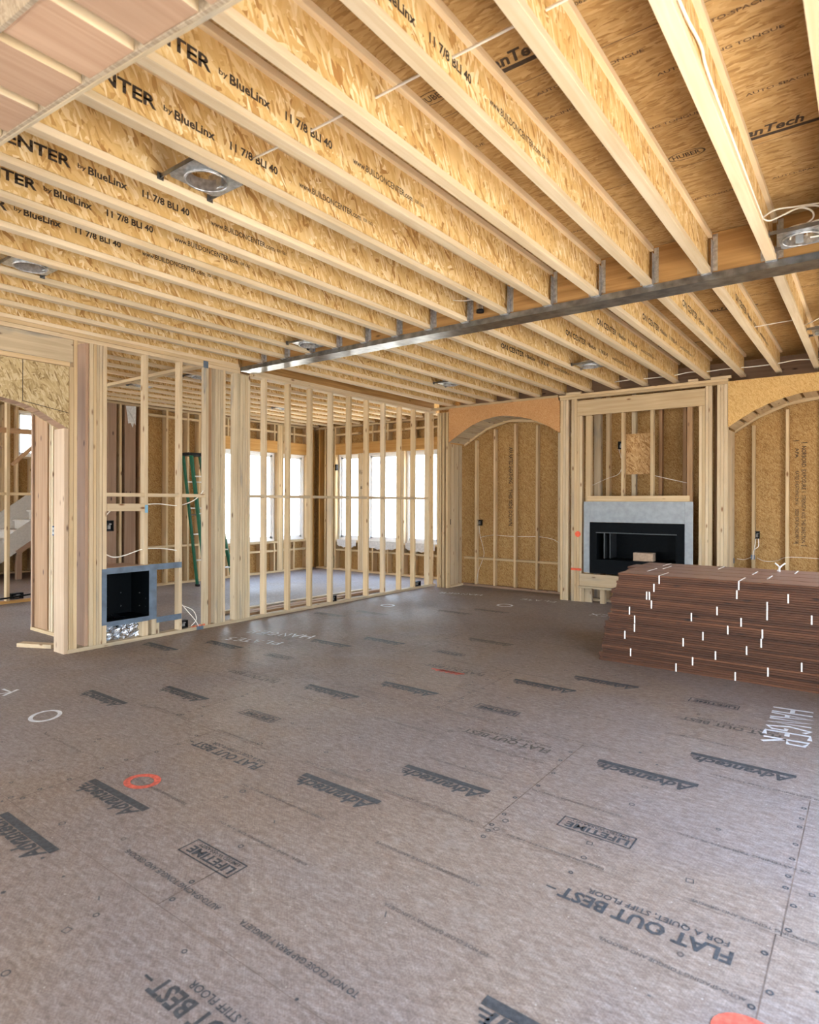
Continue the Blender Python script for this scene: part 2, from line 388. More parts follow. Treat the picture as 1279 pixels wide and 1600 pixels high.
# --- floor with printing and paint (slots: panel, ink, worn ink, seam, white, red)
fl = MB()
fl.box(-10.16, 1.05, -5, 10.1, -.3, 0).box(-14.3, -10.16, -5, 7.1, -.3, 0)
z = .0012
XD, YD = (-1, 0, 0), (0, -1, 0)
def logo(x0, y, w=.53, m=1):
    fl.quad([(x0, y-.008, z), (x0+w, y-.008, z), (x0+w, y+.032, z), (x0, y+.032, z)], m)
    fl.text('Advantech', (x0+w-.01, y-.010, z), XD, YD, w-.05, .088, m)
    for q in range(3): fl.quad([(x0+.004+.012*q, y-.03-.02*q, z), (x0+.05, y-.03-.02*q, z), (x0+.05, y-.02-.02*q, z), (x0+.004+.012*q, y-.02-.02*q, z)], m)
for i, (x, y) in enumerate([(-2.472, 2.343), (-2.097, 2.765), (-1.264, 3.487), (-.865, 3.92), (-3.314, 1.615), (-3.289, 1.19), (-4.894, 2.378), (-4.512, 2.80),
             (-3.652, 3.518), (-3.218, 3.95), (-4.812, 4.714), (-4.443, 5.14), (-5.62, 6.335), (-5.99, 5.91), (-2.40, 4.665), (-2.037, 5.065), (-.925, 1.60),
             (-6.079, 3.553), (-5.636, 4.0), (-3.52, 5.79), (-4.783, 7.05), (-4.44, 7.44), (-.05, 5.0), (-1.6, 6.3)]):
    logo(x, y, m=1 if y < 5.6 else 2)
def flat_out(x0, y, w=.59, m=1):
    fl.text('FLAT OUT BEST', (x0+w, y+.01, z), XD, YD, w, .072, m)
    fl.text('FOR A QUIET, STIFF FLOOR', (x0+w-.02, y+.062, z), XD, YD, w*.82, .036, m)
    fl.quad([(x0-.055, y-.03, z), (x0-.015, y-.03, z), (x0-.015, y-.022, z), (x0-.055, y-.022, z)], m)
for x, y in [(-.955, 2.262), (-1.76, 1.085), (-2.129, 3.468), (-3.319, 2.285), (-3.26, 4.65), (-1.06, 4.565), (-4.5, 3.44), (-5.6, 4.6)]: flat_out(x, y, m=1 if y < 3 else 2)
def life(x0, y, w=.335, m=1):
    y1 = y+.105
    for a in ((x0, x0+w, y, y+.007), (x0, x0+w, y1-.007, y1), (x0, x0+.007, y, y1), (x0+w-.007, x0+w, y, y1)):
        fl.quad([(a[0], a[2], z), (a[1], a[2], z), (a[1], a[3], z), (a[0], a[3], z)], m)
    fl.text('LIFETIME', (x0+w-.02, y+.066, z), XD, YD, w-.05, .048, m)
    fl.text('LIMITED WARRANTY', (x0+w-.03, y+.094, z), XD, YD, w-.07, .02, m)
for x, y in [(-1.165, 2.682), (-2.361, 1.52), (-3.559, 2.76), (-2.316, 3.86), (-1.113, 4.95), (-4.72, 3.95), (-3.5, 5.05)]: life(x, y)
for j, (y, x0, x1) in enumerate([(1.405, -2.9, -.2), (2.487, -4.6, -.1), (3.70, -5.7, -.2), (4.9, -5.9, -2.2), (2.085, -3.1, -.3), (2.95, -2.7, -.2), (3.28, -5.6, -1.5), (4.2, -5.7, -.6), (5.5, -5.8, -2.2), (6.1, -5.9, -2.3), (7.3, -5.9, -2.4), (.92, -2.0, -.4), (1.78, -4.6, -1.0)]):
    x = x1; big = y < 1.5
    while x > x0+.6:
        w = random.uniform(.42, .62)
        s = ['TO NOT CLOSE GAP PARA Y LENGUETA', 'AUTO-SPACING TONGUE AND GROOVE', '5/8 FASTENING TABLES 3/4 TE 24 OC', 'DEJE UN ESPACIO DE 1/8 IN'][random.randrange(4)]
        fl.text(s, (x, y+random.uniform(-.004, .004), z), XD, YD, w*(1.25 if big else 1), .026 if big else .018, 1 if big and random.random() < .6 else 2)
        x -= w*(1.25 if big else 1)+random.uniform(.08, .5)
for y in (1.27, 2.455, 3.665, 4.87, 6.07, 7.28, 8.5):
    fl.quad([(-6.15, y, z*.5), (.9, y, z*.5), (.9, y+.002, z*.5), (-6.15, y+.002, z*.5)], 3)
for x, y0, y1 in ((-.27, 1.9, 2.455), (-.255, 2.455, 3.665), (-1.42, 2.455, 3.665), (-2.5, 3.665, 4.87), (-3.4, 1.27, 2.455), (-3.85, 2.455, 3.665), (-2.1, 1.27, 1.6), (-4.9, 3.665, 4.87), (-3.7, 4.87, 6.07)):
    fl.quad([(x, y0, z*.6), (x+.004, y0, z*.6), (x+.004, y1, z*.6), (x, y1, z*.6)], 3)
    yy = y0+.05
    while yy < y1:
        fl.ring((x+random.choice((-.016, .02)), yy), .012, .012, .006, z, 1, 8); yy += random.uniform(.09, .2)
for i in range(240):
    x, y = random.uniform(-5.9, -.1), .75+6.2*random.random()**1.5
    x = JX(round((-.568-x)/.4064)) + random.uniform(-.03, .03) if random.random() < .7 else x
    q = random.random(); r = random.uniform(.010, .017)
    if q < .45: fl.ring((x, y), r, r, .005, z, random.choice((1, 1, 2)), 9)
    elif q < .65: fl.ring((x, y), r*1.25, r*1.25, .005, z, 1, rot=.2, square=True)
    elif q < .8: fl.stroke([(x, y), (x+random.uniform(-.03, .03), y+random.uniform(-.02, .03))], .005, z, 1)
    else: fl.ring((x, y), r*.6, r*.6, r*.59, z, 1, 7)
z2 = .0022
def ringpaint(c, rx, ry, w, m, rot=0): fl.ring(c, rx, ry, w, z2, m, 40, rot)
ringpaint((-4.553, 1.92), .10, .125, .028, 4, .9)
ringpaint((-3.085, 1.78), .10, .085, .034, 5, .2)
ringpaint((-5.565, 6.92), .11, .10, .03, 4)
ringpaint((-4.24, 7.95), .12, .12, .03, 4)
for q in range(5): fl.stroke([(-3.08+.05*q, 4.50), (-3.02+.05*q, 4.56)], .03, z2, 5)
fl.stroke([(-3.14, 4.53), (-2.85, 4.55)], .03, z2, 5)
fl.ring((-.27, 1.93), .10, .085, .084, z2, 5, 24)
GL = {'H': [[(0, 0), (0, 1)], [(.7, 0), (.7, 1)], [(0, .5), (.7, .5)]], 'A': [[(0, 0), (.35, 1), (.7, 0)], [(.15, .4), (.55, .4)]],
      'N': [[(0, 0), (0, 1), (.6, 0), (.6, 1)]], 'G': [[(.65, .85), (.3, 1), (0, .5), (.3, 0), (.65, .15), (.65, .45), (.35, .45)]],
      'E': [[(.6, 1), (0, 1), (0, 0), (.6, 0)], [(0, .5), (.5, .5)]], 'R': [[(0, 0), (0, 1), (.55, .9), (.5, .55), (0, .5), (.65, 0)]],
      'P': [[(0, 0), (0, 1), (.55, .9), (.5, .5), (0, .45)]], 'L': [[(0, 1), (0, 0), (.6, 0)]], 'T': [[(0, 1), (.8, 1)], [(.4, 1), (.4, 0)]],
      'S': [[(.6, .9), (.2, 1), (.05, .7), (.55, .4), (.45, .05), (0, .05)]], 'X': [[(0, 0), (.7, 1)], [(.7, 0), (0, 1)]], 'K': [[(0, 0), (0, 1)], [(.7, 1), (0, .45), (.8, 0)]]}
def scrawl(txt, o, xd, yd, size, w=.02, adv=.95):
    o, xd, yd = Vector((*o, 0)), Vector((*xd, 0)), Vector((*yd, 0)); x = 0
    for ch in txt:
        for st in GL.get(ch, []):
            fl.stroke([o+(xd*(x+u)+yd*v)*size for u, v in st], w, z2, 4)
        x += adv
scrawl('HANGER', (-4.93, 4.86), (-.965, -.262), (.262, -.965), .152, .026)
scrawl('PLATES', (-4.97, 4.43), (-.965, -.262), (.262, -.965), .122, .026)
scrawl('HANGER', (-.585, 5.18), (.02, -.575), (.97, .10), .25, .028)
scrawl('K', (-5.36, 2.06), (-.8, -.5), (.5, -.8), .17, .024)
scrawl('HANGER', (-5.02, 8.66), (-.96, -.25), (.25, -.96), .13, .018)
scrawl('PLATE', (-3.80, 8.74), (-.99, -.1), (.1, -.99), .12, .018)
scrawl('KX', (-2.75, 8.12), (-.99, -.1), (.1, -.99), .16, .02)
struct('floor', fl, [FLOOR, FINK, FINK2, SEAM, WPAINT, RPAINT], 'brown wood panel subfloor printed with black lettering and sprayed marks')
# --- ground outside
struct('ground', MB().quad([(-70, -60, -.32), (70, -60, -.32), (70, 80, -.32), (-70, 80, -.32)]), GROUND)
# --- upper deck
dk = MB().box(-10.15, 1.05, -5, 10.1, DZ, DZ+.022).box(-14.3, -10.15, -5, 7.1, DZ, DZ+.022)
zz = DZ-.001; DX, DY = (1, 0, 0), (0, -1, 0)
def dlogo(x, y, w=.42):
    dk.text('AdvanTech', (x, y-.01, zz), DX, DY, w, .075, 1)
    dk.quad([(x, y, zz), (x, y+.028, zz), (x+w+.16, y+.028, zz), (x+w+.16, y, zz)], 1)
def oval(x, y):
    n = 28; P = lambda r: [(x+.10*r*math.cos(6.2832*k/n), y-.045*r*math.sin(6.2832*k/n), zz) for k in range(n)]
    A, B = P(1), P(.9)
    for k in range(n): dk.quad([A[k], A[(k+1) % n], B[(k+1) % n], B[k]], 1)
    dk.text('HUBER', (x-.072, y+.02, zz), DX, DY, .145, .042, 1)
for x, y in ((-1.53, 2.485), (-.71, 3.745), (-2.9, 3.745), (-.75, 5.75), (-1.5, 6.9), (-2.2, 8.1)): dlogo(x, y)
for x, y in ((-1.71, 2.46), (-.85, 3.71), (-1.3, 5.5)): oval(x, y)
for x, y in ((-1.02, 2.30),):
    dk.text('SFI', (x, y-.03, zz), DX, DY, .12, .05, 1); dk.ring((x-.04, y-.05), .03, .03, .014, zz, 1, 6)
    dk.text('CERTIFIED SOURCING', (x-.02, y+.01, zz), DX, DY, .2, .022, 1); dk.text('SFI-00062', (x, y+.04, zz), DX, DY, .12, .02, 1)
for y, x0 in ((2.75, -1.3), (2.95, -2.2), (3.35, -1.2), (4.3, -1.9), (5.4, -1.1), (6.0, -1.8), (6.6, -1.3), (7.2, -1.7), (7.9, -1.2), (8.4, -2.0)):
    for q in range(3): dk.text('AUTO-SPACING TONGUE', (x0+q*.7, y, zz), DX, DY, .5, .022, 2)
for y in (2.62, 3.83, 5.05, 6.27, 7.49, 8.7): dk.quad([(-6, y, zz), (-6, y+.004, zz), (1, y+.004, zz), (1, y, zz)], 2)
struct('ceiling', dk, [DECK, INK, INKD], 'dark golden subfloor underside above the joists, printed with logos')

def wallbox(name, boxes, mat, label=None):
    m = MB()
    for b in boxes: m.box(*b)
    return struct(name, m, mat, label)
TXTV = dict(xd=(0, 0, -1), yd=(1, 0, 0))
# far wall sheathing behind niches and fireplace, printed
fw = MB().box(-6.0, 1.05, YB+.089, YB+.101, .0, DZ, 0)
y = YB+.0885
fw.text('APA RATED SHEATHING', (-5.02, y, 2.42), (0, 0, -1), (1, 0, 0), .62, .075, 1)
fw.text('THIS SIDE DOWN', (-5.02, y, 1.70), (0, 0, -1), (1, 0, 0), .62, .07, 1)
fw.text('NORBORD  EXPOSURE 1', (-.765, y, 2.22), (0, 0, -1), (1, 0, 0), .60, .05, 1)
fw.text('APA', (-.835, y, 2.20), (0, 0, -1), (1, 0, 0), .13, .035, 1)
fw.text('STRENGTH AXIS THIS DIRECTION', (-.765, y, 1.58), (0, 0, -1), (1, 0, 0), .62, .045, 1)
fw.text('RATED SHEATHING 24/16', (-.835, y, 1.90), (0, 0, -1), (1, 0, 0), .44, .04, 1)
fw.text('SIZED FOR SPACING PRP-108', (-.835, y, 1.40), (0, 0, -1), (1, 0, 0), .45, .04, 1)
for zq in (2.29, .95): fw.box(-.86, -.80, y-.0005, y, zq, zq+.008, 1); fw.box(-.77, -.70, y-.0005, y, zq-.03, zq-.022, 1)
struct('wall_far', fw, [OSB_XZ, INK], 'golden strand board sheathing at the back of the niches')
wallbox('wall_far_lower', [(-5.95, -3.85, YB+.082, YB+.0885, .04, .49)], flat_ply := OSB_XZ)
# back room outer walls with window openings
WLo, WLh, WHh = .66, 2.50, 2.73
LW = [(7.30, 8.745), (8.93, 9.58)]          # left windows (y ranges)
FWN = [(-9.37, -8.74), (-8.53, -7.575), (-7.51, -6.72)]  # far windows (x ranges)
xs0, xs1 = XL-.152, XL-.14
wallbox('wall_left', [(xs0, xs1, 4.9, 7.30, 0, DZ), (xs0, xs1, 7.30, 9.99, 0, WLo), (xs0, xs1, 7.30, 9.99, WLh, DZ), (xs0, xs1, 8.745, 8.93, WLo, WLh), (xs0, xs1, 9.58, 9.99, WLo, WLh)], OSB_YZ, 'golden strand board sheathing of the back room, left side')
ys0, ys1 = YN+.14, YN+.152
wallbox('wall_back', [(XL-.15, -9.37, ys0, ys1, 0, DZ), (-9.37, -6.0, ys0, ys1, 0, WLo), (-9.37, -6.0, ys0, ys1, WLh, DZ), (-8.74, -8.53, ys0, ys1, WLo, WLh), (-7.575, -7.51, ys0, ys1, WLo, WLh), (-6.72, -6.0, ys0, ys1, WLo, WLh)], OSB_XZ, 'golden strand board sheathing of the back room, window side')
# hall outer wall with stair window
HX = -14.2
wallbox('wall_hall', [(HX-.012, HX, 1.0, 5.40, 0, DZ), (HX-.012, HX, 5.40, 6.3, 0, 2.40), (HX-.012, HX, 6.3, 7.1, 0, DZ), (HX-.012, HX, 5.4, 6.3, 3.36, DZ)], OSB_YZ)
wallbox('wall_hall_end', [(HX, XL-.155, 7.05, 7.1, 0, DZ)], OSB_XZ)
# walls outside the frame: right side and behind the camera, both mostly open, unseen gaps shaped to steer daylight
rw = MB()
for y0_, y1_ in ((-5, -4.6), (-1.2, .72), (3.9, 6.0), (7.7, 10.1)): rw.box(.93, 1.05, y0_, y1_, 0, DZ)
rw.box(.93, 1.05, -5, 10.1, 2.35, DZ)
struct('wall_right', rw, OSB_YZ)
sw = MB()
for x0_, x1_ in ((-14.3, -13.6), (-9.8, -9.5), (-7.4, -5.2), (-2.9, -1.6), (.6, 1.05)): sw.box(x0_, x1_, -5, -4.88, 0, DZ)
sw.box(-14.3, 1.05, -5, -4.88, 2.4, DZ)
struct('wall_camera_side', sw, OSB_XZ)
# windows of the back room
def window(n, axis, a0, a1, z0, z1, pos, outdir):
    m = MB(); fw_, d = .05, .07
    def put(u0, u1, w0, w1, mb, p0, p1):
        if axis == 'Y': mb.box(min(p0, p1), max(p0, p1), u0, u1, w0, w1)
        else: mb.box(u0, u1, min(p0, p1), max(p0, p1), w0, w1)
    p0, p1 = pos, pos+outdir*d
    put(a0, a1, z0, z0+fw_, m, p0, p1); put(a0, a1, z1-fw_, z1, m, p0, p1)
    put(a0, a0+fw_, z0+fw_, z1-fw_, m, p0, p1); put(a1-fw_, a1, z0+fw_, z1-fw_, m, p0, p1)
    i0 = pos+outdir*.03; i1 = pos+outdir*.06; s_ = .04; b0, b1 = a0+fw_, a1-fw_
    put(b0, b0+s_, z0+fw_, z1-fw_, m, i0, i1); put(b1-s_, b1, z0+fw_, z1-fw_, m, i0, i1)
    put(b0, b1, z0+fw_, z0+fw_+s_, m, i0, i1); put(b0, b1, z1-fw_-s_, z1-fw_, m, i0, i1)
    o = struct(f'window_{n}', m, WFRAME)
    g = MB(); put(b0+s_, b1-s_, z0+fw_+s_, z1-fw_-s_, g, pos+outdir*.043, pos+outdir*.047)
    p = build('pane', g, GLASS, o)
for i, (a, b) in enumerate(LW): window(i+1, 'Y', a, b, WLo, WLh, XL-.085, -1)
for i, (a, b) in enumerate(FWN): window(i+3, 'X', a, b, WLo, WLh, YN+.085, 1)
window(6, 'Y', 5.40, 6.3, 2.40, 3.36, HX+.01, -1)

# ================================================================== STEEL BEAM
sb = thing('steel_beam', 'dark steel beam with wood packing crossing the whole ceiling', 'beam', (-2.7, 4.96, 3.078))
build('flange', MB().box(-6.24, .95, 4.862, 5.06, 3.078, 3.128), STEEL, sb)
build('web', MB().box(-6.24, .95, 4.955, 4.967, 3.128, 3.42), STEEL, sb)
for a, b in ((4.89, 4.953), (4.969, 5.035)):
    build('wood_packing', MB().lum(-6.24, .95, a, b, 3.13, 3.424), WOOD['pack'][0], sb)

# ================================================================== I-JOISTS
def web_mb(x, y0_, y1_, prints, z0=CZ):
    m = MB().box(x-.0055, x+.0055, y0_, y1_, z0+.034, z0+.302-.034)
    xf = x+.0062; zc = z0+.141
    def T(s, ya, yb, h): m.text(s, (xf, ya, zc-h/2), (0, 1, 0), (0, 0, 1), yb-ya, h, 1)
    for p in prints:
        if p+1.0 < y1_:
            T('ON CENTER', p+.98, p+1.555, .062); m.box(xf-.0003, xf, p+.98, p+1.55, zc-.004, zc+.003, 0)
            T('by', p+1.59, p+1.635, .034); T('BlueLinx', p+1.645, p+1.865, .044)
        if p+2.3 < y1_: T('11 7/8 BLI 40', p+1.955, p+2.265, .044)
        if p+3.1 < y1_: T('www.BUILDONCENTER.com', p+2.42, p+2.945, .036); T('ESR 1262', p+2.97, p+3.06, .02)
    return m
meshes = {}
def i_joist(x, y0_, y1_, label, group, prints=(), z0=CZ):
    r = thing('i_joist', label, 'joist', (x, (y0_+y1_)/2, z0), group)
    key = (y0_, y1_, z0)
    if prints or key not in meshes:
        w = build('web', web_mb(x, y0_, y1_, prints, z0), [WEB, INK], r)
        if not prints: meshes[key] = w
    else:
        w = meshes[key].copy(); COL.objects.link(w); w.parent = r; w.location = (0, 0, .034)
    for nm, za, zb in (('bottom_flange', z0, z0+.038), ('top_flange', z0+.264, z0+.302)):
        kk = (key, nm)
        if kk not in meshes: meshes[kk] = build(nm, MB().lum(x-.03175, x+.03175, y0_, y1_, za, zb, c=.002, axis=1), WOOD['flange'][1], r)
        else:
            c = meshes[kk].copy(); COL.objects.link(c); c.parent = r; c.location = (0, 0, za-z0)
    return r
def near_name(k):
    if k == 0: return 'the cable-carrying near joist'
    if k < 0: return f'the {ORD[-k]} near joist right of the cabled one'
    return f'the {ORD[k]} near joist left of the cabled one'
G1, G2, G3 = 'near I-joists between camera and steel beam', 'far I-joists between steel beam and fireplace wall', 'I-joists over the back room'
for k in range(-2, 14):
    lab = {0: 'near ceiling I-joist carrying the white cable stapled along its side'}.get(k) or (
        f'near ceiling I-joist, {ORD[abs(k)]} {"right" if k < 0 else "left"} of the one carrying white cable')
    pr = {2: (0,), 4: (0,), 5: (0,), 7: (0,), 8: (0,), 9: (0,)}.get(k, ())
    i_joist(JX(k), -.6, 4.885, lab, G1, pr)
for k in range(-2, 14):
    pr = {3: (5.1,), 4: (5.0,), 5: (5.2,), 2: (4.9,), 7: (5.3,), 1: (5.0,)}.get(k, ())
    i_joist(JX(k), 5.04, 9.13, f'I-joist beyond the beam opposite {near_name(k)}', G2, pr)
for k in range(15, 24):
    i_joist(JX(k), 3.2, 9.84, f'I-joist over the back room, {ORD[k-14]} from the long stud wall', G3)
i_joist(-6.276, -.6, 4.85, 'I-joist lying on the top plate above archway and taped opening', 'I-joists bearing on the stud wall')
i_joist(-6.62, -.6, 3.15, 'I-joist just beyond the left wall plate over the archway', 'I-joists over the hall')
for i, x in enumerate((-7.03, -7.43, -7.84, -8.25, -8.65, -9.06, -9.47, -9.87)):
    i_joist(x, -.6, 3.15, f'I-joist over the hall, {ORD[i+1]} beyond the one at the archway', 'I-joists over the hall')
build_rim = board('rim_board', -6.31, -6.27, 5.07, 9.1, CZ, DZ-.004, 'pack', 'long orange-brown rim board above the long stud wall top plate', 'board')
rb = board('rim_board', -6.0, .93, 9.535, 9.548, CZ, DZ-.004, 'rose', 'dark rim board at the far joist ends above the fireplace wall', 'board')

# joist hangers (one built, the rest copies)
def hanger_proto(yf, sgn):
    x = 0.0; r = thing('joist_hanger', '', 'hanger', (x, yf, CZ-.004), '')
    m = MB()
    d = -sgn*.055
    m.box(-.034, .034, min(yf, yf+d), max(yf, yf+d), CZ-.004, CZ-.0005)
    for s_ in (-1, 1):
        a = s_*.0335; m.box(min(a, a+s_*.002), max(a, a+s_*.002), min(yf, yf+d), max(yf, yf+d), CZ-.004, CZ+.24)
    build('seat', m, GALV, r)
    f = MB()
    for s_ in (-1, 1):
        a, b = sorted((s_*.0355, s_*.068)); f.box(a, b, yf-.003, yf, CZ+.02, CZ+.285) if sgn > 0 else f.box(a, b, yf, yf+.003, CZ+.02, CZ+.285)
        for q in range(4): f.box((a+b)/2-.004, (a+b)/2+.004, yf-.006 if sgn > 0 else yf+.003, yf-.003 if sgn > 0 else yf+.006, CZ+.05+.06*q, CZ+.058+.06*q)
    build('face_flange', f, GALV, r)
    return r
def copy_tree(o, parent=None):
    c = o.copy(); COL.objects.link(c)
    if parent: c.parent = parent
    for ch in o.children: copy_tree(ch, c)
    return c
for sgn, yf, g, side in ((1, 4.889, 'hangers on the camera side of the steel beam', 'near'), (-1, 5.036, 'hangers on the far side of the steel beam', 'far')):
    p = hanger_proto(yf, sgn)
    ks = [k for k in range(-1, 14)]
    for i, k in enumerate(ks):
        o = p if i == 0 else copy_tree(p)
        o.location = (JX(k), yf, CZ-.004); o['group'] = g
        o['label'] = (f'galvanized hanger at beam end of {near_name(k)}' if side == 'near' else f'galvanized hanger beyond the beam, opposite {near_name(k)}')

# ================================================================== LEFT STUD WALL (x = XW)
XB = XW-.089
def wstud(y0_, y1_, lab, var='spf', z0=.038, z1=3.043, group=None, name='stud', x1=XW, x0=XB):
    return board(name, x0, x1, y0_, y1_, z0, z1, var, lab, 'stud', group)
board('sole_plate', XB, XW, 2.83, 9.10, 0, .038, 'gray', 'long pale sole plate on the floor under the left stud wall', 'plate')
board('top_plate', XB, XW, 2.10, 4.85, 3.043, 3.081, 'spf', 'lower top plate above the grey-taped wall opening', 'plate')
board('top_plate', XB, XW, 2.10, 4.85, 3.083, 3.121, 'pine', 'upper top plate above the grey-taped wall opening', 'plate')
board('top_plate', XB, XW, 5.07, 9.10, 3.043, 3.081, 'spf', 'lower top plate of the long stud wall beyond the beam', 'plate')
board('top_plate', XB, XW, 5.07, 9.10, 3.083, 3.121, 'spf', 'upper top plate of the long stud wall beyond the beam', 'plate')
SY = [5.277, 5.682, 6.085, 6.493, 6.884, 7.282, 7.688, 8.108, 8.497, 8.91]
for i, yy in enumerate(SY):
    wstud(yy-.038, yy, f'pine stud of the long wall, {ORD[i+1]} right of the weathered post under the beam', 'pine' if i % 3 else 'spf', group='studs of the long wall')
wstud(8.99, 9.03, 'last stud of the long wall in the far corner', 'pine'); 
# bay left of the beam post
wstud(3.613, 3.651, 'short-based stud standing on the grey-taped box at left', 'spf', z0=.80)
wstud(4.024, 4.062, 'stud right of the taped opening with grey tape ends on it', 'spf')
wstud(4.367, 4.405, 'grey weathered single stud left of the double built-up posts', 'gray')
wstud(4.407, 4.443, 'brown stud tight beside the weathered single stud', 'brown')
def post(name, ys, lab, var, x0=XB, x1=XW, z1=3.043, z0=.038, short=()):
    r = thing(name, lab, 'post', ((x0+x1)/2, (ys[0]+ys[-1])/2, z0))
    for i, (a, b) in enumerate(zip(ys[:-1], ys[1:])): build('ply', MB().lum(x0, x1-random.uniform(0, .004), a+.0012, b-.0012, z0, 2.776 if i in short else z1), WOOD[random.choice(var)][2], r)
    return r
post('built_up_post', [4.50, 4.536, 4.572, 4.608, 4.643], 'four-ply built-up post left of the post under the steel beam', ['spf', 'gray'])
post('built_up_post', [4.775, 4.82, 4.858, 4.896, 4.934, 4.972, 5.012], 'weathered multi-ply post carrying the steel beam end', ['gray', 'gray', 'spf'])
post('built_up_post', [2.84, 2.877, 2.914], 'pale two-ply jamb post at the right side of the left archway', ['pine', 'spf'], z0=.038, short=(0,))
post('built_up_post', [3.032, 3.07, 3.10, 3.13, 3.16], 'multi-ply post between the archway jamb and the taped opening', ['spf', 'spf', 'pine'])
wstud(3.163, 3.205, 'stud edging the left side of the grey-taped opening', 'spf')
board('plank', -6.45, -6.252, 3.0, 3.03, .04, 3.05, 'rose', 'wide brown plank recessed between jamb post and multi-ply post', 'plank')  # darker wood chosen here, shadow of the recess put into the colour
board('plank', -6.455, -6.245, 2.796, 2.838, .0, 2.178, 'jamb', 'wide knotty plank lining the archway jamb at left', 'plank')
board('sole_plate', -6.45, XB-.002, 2.84, 2.999, 0, .038, 'gray', 'short sole plate stub behind the archway jamb post', 'plate')
# blocking
ed = [3.205, 4.024]
edges = [(3.205, 4.024), (4.062, 4.367), (5.012, 5.239)] + [(SY[i], SY[i+1]-.038) for i in range(9)]
nm = ['above the grey-taped opening', 'right of the taped opening', 'just right of the post under the beam'] + [f'between the {ORD[i+1]} and {ORD[i+2]} studs of the long wall' for i in range(9)]
for (a, b), s_ in zip(edges, nm):
    board('blocking', XB+.004, XW-.004, a+.001, b-.001, 1.525, 1.563, 'spf', f'horizontal block at mid height {s_}', 'block', 'mid-height blocking of the left wall', axis=1)
board('header_block', XB, XW, 3.207, 3.611, 1.374, 1.452, 'spf', 'thick horizontal block with a stamped mark above the taped box', 'block', axis=1)
# archway panel at far left
AL = [(2.844, 2.178), (2.709, 2.250), (2.589, 2.318), (2.512, 2.352), (2.431, 2.376), (2.326, 2.398), (2.249, 2.410), (2.10, 2.43), (1.94, 2.435)]
AL = AL + [(3.88-y_, z_) for y_, z_ in AL[-2::-1]]
ar = thing('arch_header', 'pale strand board arch panel with lumber soffit at far left', 'arch', (-6.39, 1.94, 2.18))
for x0_, x1_ in ((-6.262, -6.25), (-6.455, -6.443)):
    pm = MB().prism([(2.839, 2.775)] + [(min(q[0], 2.839), q[1]) for q in AL] + [(1.036, 2.775)], 'YZ', x0_, x1_, 0)
    if x1_ == -6.25:
        pm.box(-6.25, -6.2495, 2.43, 2.436, 2.39, 2.775, 1); pm.quad([(-6.2494, 2.436, 2.392), (-6.2494, 2.844, 2.326), (-6.2494, 2.844, 2.332), (-6.2494, 2.436, 2.399)], 1)
    build('panel', pm, [OSB_PALE, INK], ar)
for i in range(0, len(AL)-1):
    (ya, za), (yb, zb) = AL[i], AL[i+1]
    if i % 2 == 1 and i not in (7, 8): pass
    L = math.hypot(yb-ya, zb-za); 
    m = MB(); t_ = .038
    dy, dz = (yb-ya)/L, (zb-za)/L; nrm = (-dz, dy) if dy < 0 else (dz, -dy)
    if nrm[1] < 0: nrm = (-nrm[0], -nrm[1])
    q = .006
    m.prism([(ya+dy*q, za+dz*q+.002), (yb-dy*q, zb-dz*q+.002), (yb-dy*q+nrm[0]*t_, zb-dz*q+nrm[1]*t_), (ya+dy*q+nrm[0]*t_, za+dz*q+nrm[1]*t_)], 'YZ', -6.4425, -6.2622)
    build('soffit_board', m, WOOD['rose'][0], ar)
board('header', -6.30, XW-.004, 1.0, 2.873, 2.822, 3.04, 'gray', 'weathered pale header beam above the left archway', 'header')
board('plate', -6.318, XW, 1.0, 2.84, 2.778, 2.820, 'pine', 'thin plate between archway header and strand board panel', 'plate', axis=1)
ob = MB().obar((-6.60, 2.865, .02), (-6.955, 2.69, .02), .089, .038)
tag(build('sole_plate_offcut', ob, WOOD['spf'][0]), 'loose pale board end lying on the floor by the archway jamb', 'board')
# media box with tape
bx = thing('wall_box', 'black open metal box set low in the left wall with grey tape edging', 'box', (-6.43, 3.435, .22))
sh = MB(); x0_, x1_, ya, yb, za, zb = -6.63, -6.236, 3.185, 3.69, .245, .745; t_ = .006
sh.box(x0_, x0_+t_, ya, yb, za, zb).box(x0_, x1_, ya, ya+t_, za, zb).box(x0_, x1_, yb-t_, yb, za, zb).box(x0_, x1_, ya, yb, za, za+t_).box(x0_, x1_, ya, yb, zb-t_, zb)
for yy, zz_ in ((3.40, .45), (3.40, .33), (3.56, .47), (3.56, .33)): sh.box(x0_+t_, x0_+t_+.003, yy, yy+.01, zz_, zz_+.01, 1)
for xx, zz_ in ((-6.45, .47), (-6.45, .33), (-6.33, .33), (-6.33, .42)): sh.box(xx, xx+.01, yb-t_-.003, yb-t_, zz_, zz_+.01, 1)
build('shell', sh, [BLKMET, TIN], bx)
tp = MB(); a, b = XW+.0015, XW+.004
tp.box(a, b, 3.155, 3.205, .22, .79).box(a, b, 3.665, 3.752, .205, .80).box(a, b, 3.205, 3.665, .735, .795).box(a, b, 3.205, 3.665, .20, .25)
tp.box(a, b, 3.752, 4.055, .735, .80).box(a, b, 3.752, 4.055, .16, .222)
build('tape', tp, TAPE, bx)
fo = MB(); n = 11
for i in range(n+1):
    for j in range(9):
        fo.v.append(Vector((-6.30+.034*random.random(), 3.215+.36*(i+random.uniform(-.3, .3))/n, .042+.15*j/8+.006*(i % 2))))
for i in range(n):
    for j in range(8):
        fo.face((i*9+j, (i+1)*9+j, (i+1)*9+j+1), 0, False); fo.face((i*9+j, (i+1)*9+j+1, i*9+j+1), 0, False)
tag(build('foil_sheet', fo, FOIL), 'crinkled silver foil sheet under the black wall box', 'foil')
f2 = MB(); n = 14
